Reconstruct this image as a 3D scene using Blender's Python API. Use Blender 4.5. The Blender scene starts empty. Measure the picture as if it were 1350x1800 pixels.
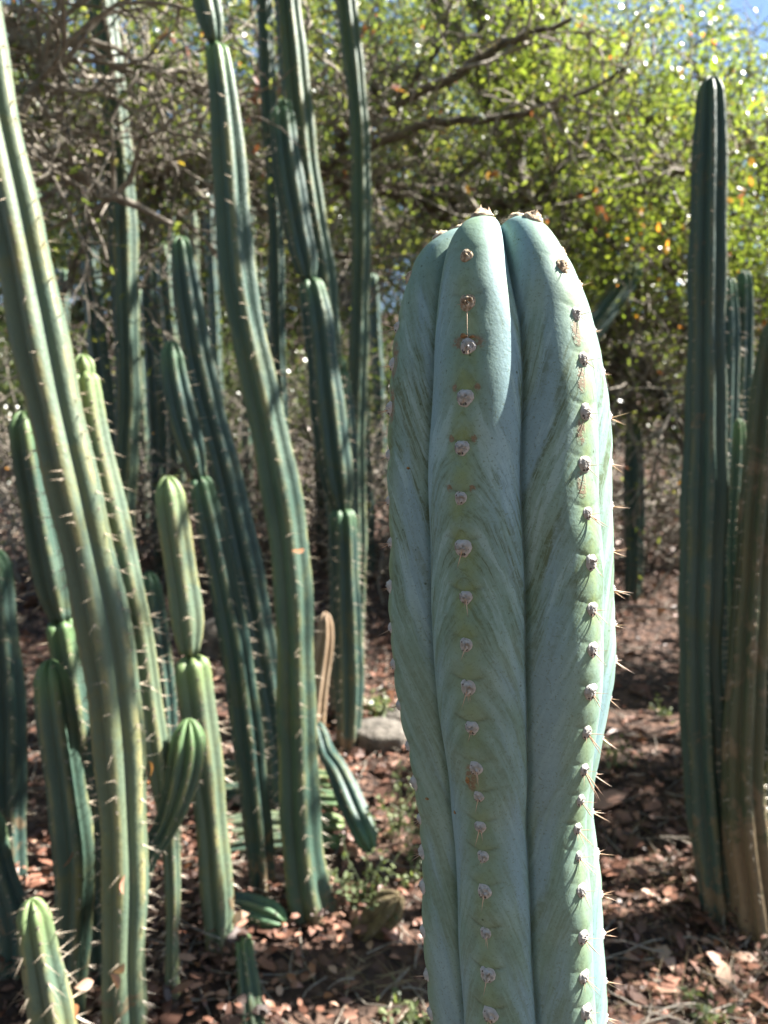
import bpy, math, random
import numpy as np
from mathutils import Vector, Matrix

random.seed(7)
rng = np.random.default_rng(11)
scene = bpy.context.scene
COL = scene.collection

# ------------------------------------------------------------------ camera
F = 1352.0                       # focal length in photo pixels (1350 x 1800)
CAM = np.array([0.0, 0.0, 1.5])
PITCH = math.atan(100.0 / F)     # eye level sits at photo row 800
cam_data = bpy.data.cameras.new("camera")
cam_data.sensor_fit = 'VERTICAL'
cam_data.sensor_height = 36.0
cam_data.lens = 36.0 * F / 1800.0
cam_data.clip_start = 0.02
cam_data.clip_end = 2000.0
cam_data.dof.use_dof = True
cam_data.dof.focus_distance = 0.487
cam_data.dof.aperture_fstop = cam_data.lens / 3.3    # a 3.3 mm wide phone aperture
cam = bpy.data.objects.new("camera", cam_data)
cam.location = CAM
cam.rotation_euler = (math.pi / 2 - PITCH, 0, 0)
COL.objects.link(cam)
scene.camera = cam

# ------------------------------------------------------------------ light
SUN_EL = math.radians(46)
SUN_AZ = math.radians(80)        # clockwise from +Y (view direction): from the right, a little behind
SUN = np.array([math.cos(SUN_EL) * math.sin(SUN_AZ), math.cos(SUN_EL) * math.cos(SUN_AZ), math.sin(SUN_EL)])
world = bpy.data.worlds.new("World")
scene.world = world
world.use_nodes = True
wn = world.node_tree
sky = wn.nodes.new("ShaderNodeTexSky")
sky.sky_type = 'NISHITA'
sky.sun_disc = False
sky.sun_elevation = SUN_EL
sky.sun_rotation = SUN_AZ
sky.air_density = 1.0
sky.dust_density = 0.25
sky.ozone_density = 2.0
wn.links.new(sky.outputs[0], wn.nodes["Background"].inputs[0])
wn.nodes["Background"].inputs[1].default_value = 0.05
sd = bpy.data.lights.new("sun", 'SUN')
sd.energy = 5.0
sd.angle = math.radians(0.53)
sd.color = (1.0, 0.955, 0.88)
sun = bpy.data.objects.new("sun", sd)
sun.rotation_euler = Vector(SUN).to_track_quat('Z', 'Y').to_euler()
sun.location = (6, 1, 8)
COL.objects.link(sun)

vs = scene.view_settings
vs.view_transform = 'Standard'
vs.look = 'None'
vs.exposure = 2.35
vs.gamma = 1.0
scene.cycles.use_denoising = True
scene.cycles.max_bounces = 8
scene.cycles.transparent_max_bounces = 8
scene.cycles.sample_clamp_indirect = 6.0
scene.cycles.sample_clamp_direct = 11.0

# ------------------------------------------------------------------ helpers
def P(px, py, d):
    """World point at depth y = d seen at photo pixel (px, py)."""
    a, b = (px - 675.0) / F, (900.0 - py) / F
    dy = math.cos(PITCH) + b * math.sin(PITCH)
    dz = -math.sin(PITCH) + b * math.cos(PITCH)
    t = d / dy
    return CAM + np.array([a * t, d, dz * t])

def px_m(d):
    return d / F

def gz(x, y):
    x = np.asarray(x, float); y = np.asarray(y, float)
    yy = np.clip(y, 0, 14)
    z = 0.15 * yy + 0.004 * yy * yy
    z = z + np.where(y > 14, 22 * (1 - np.exp(-(np.maximum(y, 14) - 14) * 0.262 / 22)), 0) + np.where(y < 0, 0.04 * y, 0)
    near = np.exp(-(np.hypot(x, y) / 14) ** 2)
    z = z + near * (0.022 * np.sin(2.1 * x + 0.7) * np.cos(1.7 * y) + 0.012 * np.sin(5.3 * x - 2.0 * y) + 0.008 * np.sin(9.1 * y + 3 * x))
    return z

def G(px, py):
    """Ground point seen at a photo pixel."""
    lo, hi = 0.3, 40.0
    for _ in range(60):
        m = 0.5 * (lo + hi)
        p = P(px, py, m)
        if p[2] > gz(p[0], p[1]): lo = m
        else: hi = m
    return P(px, py, lo)

def mesh_np(name, V, polys, attrs=None, smooth=True):
    """polys: list of int arrays (n, k)."""
    me = bpy.data.meshes.new(name)
    V = np.asarray(V, np.float32)
    me.vertices.add(len(V)); me.vertices.foreach_set("co", V.ravel())
    polys = [p for p in polys if len(p)]
    idx = np.concatenate([p.ravel() for p in polys]).astype(np.int32)
    tot = np.concatenate([np.full(len(p), p.shape[1]) for p in polys]).astype(np.int32)
    me.loops.add(len(idx)); me.loops.foreach_set("vertex_index", idx)
    me.polygons.add(len(tot))
    me.polygons.foreach_set("loop_start", (np.cumsum(tot) - tot).astype(np.int32))
    me.update(calc_edges=True)
    me.polygons.foreach_set("use_smooth", np.full(len(tot), smooth))
    for k, a in (attrs or {}).items():
        at = me.attributes.new(k, 'FLOAT', 'POINT')
        at.data.foreach_set("value", np.asarray(a, np.float32))
    me.validate()
    return me

def link(name, me, mat=None, parent=None, kind=None):
    o = bpy.data.objects.new(name, me)
    if mat is not None and len(me.materials) == 0:
        me.materials.append(mat)
    COL.objects.link(o)
    if parent is not None:
        o.parent = parent
        o.matrix_parent_inverse = Matrix.Translation(-parent.location)
    if kind: o["kind"] = kind
    return o

def tag(o, label, cat, group=None):
    o["label"] = label; o["category"] = cat
    if group: o["group"] = group
    return o

def thing(name, label, cat, loc, group=None):
    o = bpy.data.objects.new(name, None)
    o.location = Vector([float(c) for c in loc]); o.empty_display_size = 0.05
    COL.objects.link(o)
    return tag(o, label, cat, group)

def norm(a):
    return a / np.maximum(np.linalg.norm(a, axis=-1, keepdims=True), 1e-9)

def catmull(pts, step):
    """Resample a polyline of (x, y, z, r...) rows with a Catmull-Rom spline at about `step` metres."""
    p = np.asarray(pts, float)
    p = np.vstack([2 * p[0] - p[1], p, 2 * p[-1] - p[-2]])
    out = []
    for i in range(1, len(p) - 2):
        n = max(2, int(np.linalg.norm(p[i + 1, :3] - p[i, :3]) / step))
        t = np.linspace(0, 1, n, endpoint=False)[:, None]
        a, b, c, d = p[i - 1], p[i], p[i + 1], p[i + 2]
        out.append(0.5 * (2 * b + (c - a) * t + (2 * a - 5 * b + 4 * c - d) * t ** 2 + (3 * b - a - 3 * c + d) * t ** 3))
    out.append(p[-2][None])
    return np.vstack(out)

def spikes(B, D, L, r):
    """Thin three-sided spines: bases B, directions D, lengths L, base radius r."""
    n = len(B)
    D = norm(D)
    ref = np.where(np.abs(D[:, 2:3]) > 0.8, np.array([[1.0, 0, 0]]), np.array([[0, 0, 1.0]]))
    u = norm(np.cross(D, ref)); w = np.cross(D, u)
    r = np.broadcast_to(np.asarray(r, float), (n,))[:, None]
    V = np.empty((n, 4, 3))
    for k in range(3):
        a = 2 * math.pi * k / 3
        V[:, k] = B + (u * math.cos(a) + w * math.sin(a)) * r
    V[:, 3] = B + D * np.asarray(L)[:, None]
    base = (np.arange(n) * 4)[:, None]
    T = np.concatenate([base + np.array([[k, (k + 1) % 3, 3]]) for k in range(3)])
    tipv = np.tile([0.0, 0, 0, 1.0], n)
    return V.reshape(-1, 3), T, tipv

class MB:
    def __init__(s): s.V = []; s.P = {}; s.n = 0; s.A = []
    def add(s, V, *polys, a=0.0):
        V = np.asarray(V, float)
        for p in polys:
            p = np.asarray(p)
            if len(p): s.P.setdefault(p.shape[1], []).append(p + s.n)
        s.V.append(V); s.A.append(np.broadcast_to(np.asarray(a, float), (len(V),))); s.n += len(V)
    def tube(s, pts, rad, sides=5, a=0.0):
        pts = np.asarray(pts, float); n = len(pts)
        T = norm(np.gradient(pts, axis=0))
        ref = np.array([0.31, 0.12, 0.94]) if abs(T[0, 2]) < 0.9 else np.array([0.9, 0.4, 0.1])
        u = norm(np.cross(T, ref)); w = np.cross(T, u)
        an = np.arange(sides) * 2 * math.pi / sides
        rad = np.broadcast_to(np.asarray(rad, float), (n,))
        ring = pts[:, None] + rad[:, None, None] * (u[:, None] * np.cos(an)[None, :, None] + w[:, None] * np.sin(an)[None, :, None])
        i = np.arange(n - 1)[:, None] * sides; j = np.arange(sides)[None]
        q = np.stack([i + j, i + (j + 1) % sides, i + sides + (j + 1) % sides, i + sides + j], -1).reshape(-1, 4)
        s.add(ring.reshape(-1, 3), q, a=a)
    def mesh(s, name, smooth=True, attr="rnd"):
        return mesh_np(name, np.vstack(s.V), [np.vstack(p) for p in s.P.values()], {attr: np.concatenate(s.A)}, smooth)

def leaves(pos, dirs, nrm, L, W, rnd, curl=0.25, simple=False):
    """Six-cornered curved leaves (four-cornered folded ones when simple), vectorised."""
    n = len(pos)
    d = norm(dirs); s = norm(np.cross(d, nrm)); u = np.cross(s, d)
    L = np.broadcast_to(L, (n,))[:, None]; W = np.broadcast_to(W, (n,))[:, None]
    if simple:
        V = np.empty((n, 4, 3)); c = curl * rng.uniform(-0.5, 1.5, (n, 1))
        for k, (a, b_, h) in enumerate([(0, 0, 0), (0.45, 1, 0.5), (1, 0, -0.5), (0.45, -1, 0.5)]):
            V[:, k] = pos + d * L * a + s * W * 0.5 * b_ + u * L * h * c
        b = (np.arange(n) * 4)[:, None]
        return V.reshape(-1, 3), np.concatenate([b + [[0, 1, 2]], b + [[0, 2, 3]]]), np.zeros((0, 4), int), np.repeat(rnd, 4)
    V = np.empty((n, 6, 3))
    prof = [(0, 0, 0), (0.3, 1, 0.5), (0.72, 0.8, 0.25), (1, 0, -1.0), (0.72, -0.8, 0.25), (0.3, -1, 0.5)]
    c = curl * rng.uniform(-0.3, 1.3, (n, 1))
    for k, (a, b, h) in enumerate(prof):
        V[:, k] = pos + d * L * a + s * W * 0.5 * b + u * L * h * c * 0.5
    b = (np.arange(n) * 6)[:, None]
    tri = np.concatenate([b + [[0, 1, 5]], b + [[2, 3, 4]]])
    quad = b + [[1, 2, 4, 5]]
    return V.reshape(-1, 3), tri, quad, np.repeat(rnd, 6)

# ------------------------------------------------------------------ materials
def new_mat(name):
    m = bpy.data.materials.new(name); m.use_nodes = True
    nt = m.node_tree
    return m, nt, nt.nodes["Principled BSDF"]

class NT:
    """tiny node builder"""
    def __init__(s, nt): s.nt = nt
    def n(s, typ, **kw):
        x = s.nt.nodes.new(typ)
        for k, v in kw.items(): setattr(x, k, v)
        return x
    def put(s, sock, v):
        if v is None: return
        if hasattr(v, "is_output"): s.nt.links.new(v, sock)
        else: sock.default_value = v
    def attr(s, name): return s.n("ShaderNodeAttribute", attribute_name=name).outputs["Fac"]
    def math(s, op, a, b=None, c=None, clamp=False):
        x = s.n("ShaderNodeMath", operation=op, use_clamp=clamp)
        s.put(x.inputs[0], a); s.put(x.inputs[1], b); s.put(x.inputs[2], c)
        return x.outputs[0]
    def mr(s, v, a, b, c=0.0, d=1.0, smooth=True):
        x = s.n("ShaderNodeMapRange", interpolation_type='SMOOTHSTEP' if smooth else 'LINEAR')
        for i, q in enumerate((v, a, b, c, d)): s.put(x.inputs[i], q)
        return x.outputs[0]
    def mix(s, f, a, b, mode='MIX'):
        x = s.n("ShaderNodeMix", data_type='RGBA', blend_type=mode)
        s.put(x.inputs[0], f); s.put(x.inputs[6], a if hasattr(a, "is_output") else (*a, 1)); s.put(x.inputs[7], b if hasattr(b, "is_output") else (*b, 1))
        return x.outputs[2]
    def noise(s, vec, scale, detail=3.0, rough=0.55, dist=0.0):
        x = s.n("ShaderNodeTexNoise")
        s.put(x.inputs["Vector"], vec); x.inputs["Scale"].default_value = scale
        x.inputs["Detail"].default_value = detail; x.inputs["Roughness"].default_value = rough
        x.inputs["Distortion"].default_value = dist
        return x.outputs[0]
    def comb(s, a, b, c):
        x = s.n("ShaderNodeCombineXYZ")
        for i, v in enumerate((a, b, c)): s.put(x.inputs[i], v)
        return x.outputs[0]
    def obj(s): return s.n("ShaderNodeTexCoord").outputs["Object"]
    def ramp(s, v, stops):
        x = s.n("ShaderNodeValToRGB"); e = x.color_ramp.elements
        while len(e) < len(stops): e.new(0.5)
        for k, (p, c) in enumerate(stops): e[k].position = p; e[k].color = (*c, 1)
        s.put(x.inputs[0], v)
        return x.outputs[0]
    def bump(s, h, strength, dist):
        x = s.n("ShaderNodeBump"); x.inputs["Strength"].default_value = strength; x.inputs["Distance"].default_value = dist
        s.put(x.inputs["Height"], h)
        return x.outputs[0]

def stem_material(name, body, body2, crest, tipc, cork=0.0, corkc=(0.24, 0.17, 0.10)):
    m, nt, bs = new_mat(name); N = NT(nt)
    o = N.obj(); rnd = N.n("ShaderNodeObjectInfo").outputs["Random"]
    big = N.noise(o, 7.0, 4)
    c = N.mix(N.mr(big, 0.35, 0.68), body, body2)
    cr = N.attr("crest")
    c = N.mix(N.math('MULTIPLY', N.mr(cr, 0.80, 1.0), N.mr(N.noise(o, 16, 3), 0.35, 0.7, 0.05, 0.75)), c, crest)
    c = N.mix(N.mr(N.noise(o, 5.5, 6, 0.7, 1.0), 0.52, 0.66, 0, 0.4), c, (body2[0] * 1.25 + 0.03, body2[1] * 1.0 + 0.01, body2[2] * 0.55))
    st = N.noise(N.comb(N.math('MULTIPLY', cr, 2.0), N.math('MULTIPLY', N.attr("along"), 9.0), rnd), 3.0, 5, 0.65)
    c = N.mix(N.mr(st, 0.55, 0.75, 0, 0.4), c, (body2[0] * 1.5, body2[1] * 1.4, body2[2] * 1.35))
    c = N.mix(N.mr(N.attr("tip"), 0.0, 0.13, 0.85, 0.0), c, tipc)
    sp = N.noise(o, 160, 2)
    c = N.mix(N.mr(sp, 0.62, 0.72, 0, 0.45), c, (0.10, 0.10, 0.055))
    ck = N.noise(o, 11, 6, 0.7, 0.6)
    base = N.math('MULTIPLY', N.attr("base"), 0.22 if cork < 1 else 0.34)
    lim = N.math('SUBTRACT', 0.72 - 0.16 * cork, base)
    ckm = N.math('MULTIPLY', N.mr(N.math('SUBTRACT', ck, lim), 0.0, 0.09), 0.85)
    c = N.mix(ckm, c, N.mix(N.noise(o, 60, 3), corkc, tuple(0.5 * q for q in corkc)))
    N.put(bs.inputs["Base Color"], c)
    N.put(bs.inputs["Roughness"], N.mr(big, 0.2, 0.8, 0.42, 0.6))
    bs.inputs["Specular IOR Level"].default_value = 0.45
    N.put(bs.inputs["Normal"], N.bump(N.math('ADD', N.noise(o, 90, 4, 0.6), N.math('MULTIPLY', ckm, 1.2)), 0.35, 0.004))
    return m

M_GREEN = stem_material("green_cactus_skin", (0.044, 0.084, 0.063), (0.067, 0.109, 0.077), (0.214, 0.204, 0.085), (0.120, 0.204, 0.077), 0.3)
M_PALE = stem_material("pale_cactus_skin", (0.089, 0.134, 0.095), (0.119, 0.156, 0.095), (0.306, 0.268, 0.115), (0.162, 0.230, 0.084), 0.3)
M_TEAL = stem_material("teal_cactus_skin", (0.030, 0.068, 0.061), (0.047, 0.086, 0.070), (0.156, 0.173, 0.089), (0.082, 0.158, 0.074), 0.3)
M_CORKY = stem_material("corky_cactus_skin", (0.034, 0.068, 0.052), (0.052, 0.087, 0.071), (0.124, 0.124, 0.058), (0.043, 0.087, 0.050), 0.75)
M_WOODY = stem_material("woody_cactus_skin", (0.053, 0.070, 0.037), (0.080, 0.080, 0.040), (0.128, 0.107, 0.053), (0.053, 0.085, 0.043), 1.25)

def spine_material(name, c0, c1):
    m, nt, bs = new_mat(name); N = NT(nt)
    N.put(bs.inputs["Base Color"], N.mix(N.attr("rnd"), c0, c1))
    bs.inputs["Roughness"].default_value = 0.38
    return m
M_SPINE = spine_material("pale_spine", (0.55, 0.47, 0.36), (0.36, 0.27, 0.2))
M_SPINE2 = spine_material("tan_spine", (0.58, 0.38, 0.25), (0.16, 0.09, 0.06))

def wool_material():
    m, nt, bs = new_mat("areole_wool"); N = NT(nt); o = N.obj()
    v = N.n("ShaderNodeTexVoronoi"); v.inputs["Scale"].default_value = 330
    N.put(v.inputs["Vector"], o)
    c = N.mix(N.noise(o, 260, 3), (0.33, 0.31, 0.28), (0.66, 0.64, 0.61))
    c = N.mix(N.mr(v.outputs["Distance"], 0.17, 0.31, 0.9, 0.0), c, (0.045, 0.035, 0.03))
    N.put(bs.inputs["Base Color"], c); bs.inputs["Roughness"].default_value = 0.95
    N.put(bs.inputs["Normal"], N.bump(N.noise(o, 900, 4, 0.7), 0.8, 0.0015))
    return m
M_WOOL = wool_material()

def simple_mat(name, c1, c2, scale, rough=0.85, bump=0.5, dist=0.01, detail=5):
    m, nt, bs = new_mat(name); N = NT(nt); o = N.obj()
    n1 = N.noise(o, scale, detail, 0.62)
    N.put(bs.inputs["Base Color"], N.mix(N.mr(n1, 0.3, 0.7), c1, c2))
    bs.inputs["Roughness"].default_value = rough
    N.put(bs.inputs["Normal"], N.bump(N.noise(o, scale * 3.1, 6, 0.65), bump, dist))
    return m
M_TANWOOL = simple_mat("tan_wool", (0.30, 0.21, 0.13), (0.66, 0.54, 0.40), 500, 0.95, 0.9, 0.0015)
M_DULLWOOL = simple_mat("dull_wool", (0.09, 0.08, 0.06), (0.24, 0.21, 0.17), 300, 0.95, 0.6, 0.002)
M_BARK = simple_mat("grey_bark", (0.06, 0.047, 0.036), (0.16, 0.135, 0.105), 22)
M_TWIG = simple_mat("pale_twig_bark", (0.15, 0.125, 0.10), (0.38, 0.335, 0.275), 30)
M_ROCK = simple_mat("grey_rock", (0.07, 0.062, 0.053), (0.23, 0.205, 0.175), 14, 0.95, 0.9, 0.03)
M_SCAB = simple_mat("orange_scab", (0.40, 0.23, 0.09), (0.16, 0.08, 0.035), 400, 0.9, 0.8, 0.001)
M_CUT = simple_mat("dead_brown_stem", (0.085, 0.06, 0.03), (0.19, 0.15, 0.075), 40)

def leaf_material(name, stops, trans, rough, tcol=1.5):
    m, nt, bs = new_mat(name); N = NT(nt)
    c = N.ramp(N.attr("rnd"), stops)
    N.put(bs.inputs["Base Color"], c)
    bs.inputs["Roughness"].default_value = rough
    bs.inputs["Specular IOR Level"].default_value = 0.8
    tr = N.n("ShaderNodeBsdfTranslucent")
    N.put(tr.inputs[0], N.mix(1.0, c, (tcol, tcol * 1.05, tcol * 0.55), 'MULTIPLY'))
    mx = N.n("ShaderNodeMixShader"); mx.inputs[0].default_value = trans
    nt.links.new(bs.outputs[0], mx.inputs[1]); nt.links.new(tr.outputs[0], mx.inputs[2])
    nt.links.new(mx.outputs[0], nt.nodes["Material Output"].inputs[0])
    return m
LEAF_STOPS = [(0.0, (0.05, 0.072, 0.026)), (0.45, (0.105, 0.128, 0.042)), (0.88, (0.185, 0.195, 0.062)), (0.93, (0.30, 0.23, 0.05)), (0.955, (0.42, 0.17, 0.04)), (1.0, (0.30, 0.07, 0.04))]
M_LEAF = leaf_material("glossy_leaf", LEAF_STOPS, 0.5, 0.33, 2.1)
M_LEAF_NEAR = leaf_material("yellow_green_leaf", [(0.0, (0.08, 0.11, 0.025)), (0.5, (0.135, 0.17, 0.035)), (0.9, (0.20, 0.22, 0.05)), (0.95, (0.45, 0.22, 0.04)), (1.0, (0.40, 0.10, 0.05))], 0.52, 0.3, 2.1)
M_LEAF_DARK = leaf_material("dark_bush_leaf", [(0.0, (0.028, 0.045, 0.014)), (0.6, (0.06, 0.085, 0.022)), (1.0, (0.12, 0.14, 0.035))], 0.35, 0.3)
M_RED = leaf_material("russet_leaf", [(0.0, (0.22, 0.07, 0.045)), (0.6, (0.32, 0.12, 0.07)), (1.0, (0.42, 0.24, 0.06))], 0.4, 0.5, 1.2)
M_DRY = leaf_material("dry_litter_leaf", [(0.0, (0.05, 0.023, 0.015)), (0.4, (0.165, 0.07, 0.043)), (0.72, (0.35, 0.17, 0.112)), (1.0, (0.46, 0.30, 0.21))], 0.12, 0.55, 1.0)
M_WEED = leaf_material("weed_leaf", [(0.0, (0.085, 0.115, 0.05)), (1.0, (0.20, 0.235, 0.105))], 0.35, 0.5)
M_STRAW = leaf_material("dry_straw", [(0.0, (0.22, 0.16, 0.09)), (1.0, (0.42, 0.33, 0.2))], 0.2, 0.5, 1.0)

def soil_material():
    m, nt, bs = new_mat("leaf_strewn_soil"); N = NT(nt); o = N.obj()
    v = N.n("ShaderNodeTexVoronoi"); v.inputs["Scale"].default_value = 34; N.put(v.inputs["Vector"], o)
    sep = N.n("ShaderNodeSeparateColor"); N.put(sep.inputs[0], v.outputs["Color"])
    c = N.ramp(sep.outputs[0], [(0.0, (0.022, 0.013, 0.009)), (0.5, (0.06, 0.032, 0.022)), (1.0, (0.14, 0.078, 0.052))])
    c = N.mix(N.mr(N.noise(o, 3.0, 5), 0.42, 0.65, 0, 0.65), c, (0.10, 0.062, 0.043))
    N.put(bs.inputs["Base Color"], c); bs.inputs["Roughness"].default_value = 0.95
    N.put(bs.inputs["Normal"], N.bump(N.math('ADD', v.outputs["Distance"], N.noise(o, 60, 5)), 0.8, 0.02))
    return m
M_SOIL = soil_material()

def main_material():
    m, nt, bs = new_mat("blue_waxy_skin"); N = NT(nt); o = N.obj()
    U = N.attr("side"); V = N.attr("high"); R = N.attr("ribid"); T = N.attr("across"); mk = N.attr("mark"); sc = N.attr("scar"); young = N.attr("young")
    aU = N.math('ABSOLUTE', U)
    # feathered streaks run from the crest down and out towards the furrow
    q = N.math('ADD', V, N.math('MULTIPLY', N.math('POWER', T, 1.5), 0.085))
    wob = N.math('MULTIPLY', N.math('SUBTRACT', N.noise(o, 14, 3), 0.5), 0.035)
    q = N.math('ADD', q, wob)
    old = N.math('MULTIPLY', N.math('SUBTRACT', 1.0, young), N.math('ADD', 0.38, N.math('MULTIPLY', N.mr(V, 1.34, 1.44), 0.62)))
    s1 = N.noise(N.comb(N.math('MULTIPLY', q, 46), N.math('MULTIPLY', T, 1.2), R), 1.0, 5, 0.62)
    s2 = N.noise(N.comb(N.math('MULTIPLY', q, 190), N.math('MULTIPLY', T, 2.6), N.math('ADD', R, 7.3)), 1.0, 5, 0.7)
    big = N.noise(N.comb(N.math('MULTIPLY', q, 13), N.math('MULTIPLY', T, 1.0), N.math('ADD', R, 3.1)), 1.0, 3)
    c = N.mix(N.mr(N.noise(o, 22, 4), 0.3, 0.7), (0.166, 0.264, 0.204), (0.218, 0.312, 0.248))
    # bluer bloom plus sky sheen put into the flank colour, stronger towards the furrows
    c = N.mix(N.math('MULTIPLY', N.mr(T, 0.18, 0.70), N.mr(big, 0.40, 0.60, 0.05, 0.9)), c, (0.215, 0.330, 0.365))
    # pale wax streaks
    c = N.mix(N.math('MULTIPLY', N.math('MULTIPLY', N.mr(s1, 0.52, 0.62), N.mr(T, 0.06, 0.3)), N.math('MULTIPLY_ADD', old, 0.38, 0.02)), c, (0.378, 0.512, 0.512))
    # rubbed olive patches along feather lines
    rub = N.math('MULTIPLY', N.mr(N.math('ADD', N.math('MULTIPLY', s1, 0.5), N.math('MULTIPLY', s2, 0.5)), 0.52, 0.43), N.mr(big, 0.64, 0.48))
    rub = N.math('MULTIPLY', rub, N.math('MULTIPLY_ADD', old, 0.85, 0.06))
    rub = N.math('MULTIPLY', rub, N.mr(N.noise(o, 210, 5, 0.7), 0.36, 0.56, 0.25, 1.0))
    c = N.mix(N.math('MULTIPLY', rub, 0.92), c, (0.085, 0.112, 0.048))
    # greener skin along the crest line
    cr = N.math('MULTIPLY', N.mr(T, 0.30, 0.02), N.mr(N.noise(N.comb(N.math('MULTIPLY', V, 60), N.math('MULTIPLY', U, 60), R), 1.0, 4), 0.3, 0.6, 0.1, 0.8))
    c = N.mix(N.math('MULTIPLY', cr, N.math('MULTIPLY_ADD', old, 0.7, 0.25)), c, (0.213, 0.275, 0.104))
    c = N.mix(0.5, c, N.mix(N.noise(o, 260, 5, 0.7), (0.62, 0.66, 0.60), (1.38, 1.36, 1.40)), 'MULTIPLY')
    # fine speckle and dark pricks
    c = N.mix(N.mr(N.noise(o, 620, 2, 0.6), 0.57, 0.70, 0, 0.55), c, (0.12, 0.16, 0.10))
    vor = N.n("ShaderNodeTexVoronoi"); vor.inputs["Scale"].default_value = 95; N.put(vor.inputs["Vector"], o)
    pr = N.math('MULTIPLY', N.mr(vor.outputs["Distance"], 0.05, 0.11, 1.0, 0.0), N.mr(N.noise(o, 30, 2), 0.50, 0.58))
    c = N.mix(N.math('MULTIPLY', pr, 0.8), c, (0.05, 0.075, 0.035))
    # creases and corky scars
    c = N.mix(N.math('MULTIPLY', mk, 0.7), c, (0.075, 0.10, 0.05))
    scm = N.math('MULTIPLY', N.mr(sc, 0.15, 0.5), N.mr(N.noise(o, 420, 4, 0.7), 0.40, 0.52))
    c = N.mix(scm, c, N.mix(N.noise(o, 700, 2), (0.305, 0.232, 0.146), (0.11, 0.08, 0.05)))
    N.put(bs.inputs["Base Color"], c)
    N.put(bs.inputs["Roughness"], N.mr(s1, 0.3, 0.7, 0.50, 0.66))
    bs.inputs["Specular IOR Level"].default_value = 0.3
    h = N.math('ADD', N.math('MULTIPLY', N.noise(o, 330, 4, 0.6), 0.5), N.math('ADD', N.math('MULTIPLY', s2, 0.12), scm))
    N.put(bs.inputs["Normal"], N.bump(h, 0.28, 0.0016))
    return m
M_MAIN = main_material()

# ------------------------------------------------------------------ ground
def make_ground():
    sx = np.sinh(np.linspace(-5.2, 5.2, 191)) / math.sinh(5.2) * 160
    sy = np.sinh(np.linspace(-3.9, 5.2, 221)) / math.sinh(5.2) * 260 + 2.0
    X, Y = np.meshgrid(sx, sy)
    V = np.stack([X, Y, gz(X, Y)], -1).reshape(-1, 3)
    nx = len(sx); i, j = np.meshgrid(np.arange(nx - 1), np.arange(len(sy) - 1))
    a = (j * nx + i).ravel()
    me = mesh_np("ground", V, [np.stack([a, a + 1, a + nx + 1, a + nx], -1)])
    link("ground", me, M_SOIL, kind="structure")
make_ground()

# ------------------------------------------------------------------ columnar cacti
def frame(T):
    up = -T
    ref = np.where(np.abs(up[:, 1:2]) > 0.85, np.array([[0, 0, -1.0]]), np.array([[0, 1.0, 0]]))
    u = norm(np.cross(ref, up)); v = np.cross(up, u)
    return up, u, v

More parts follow.
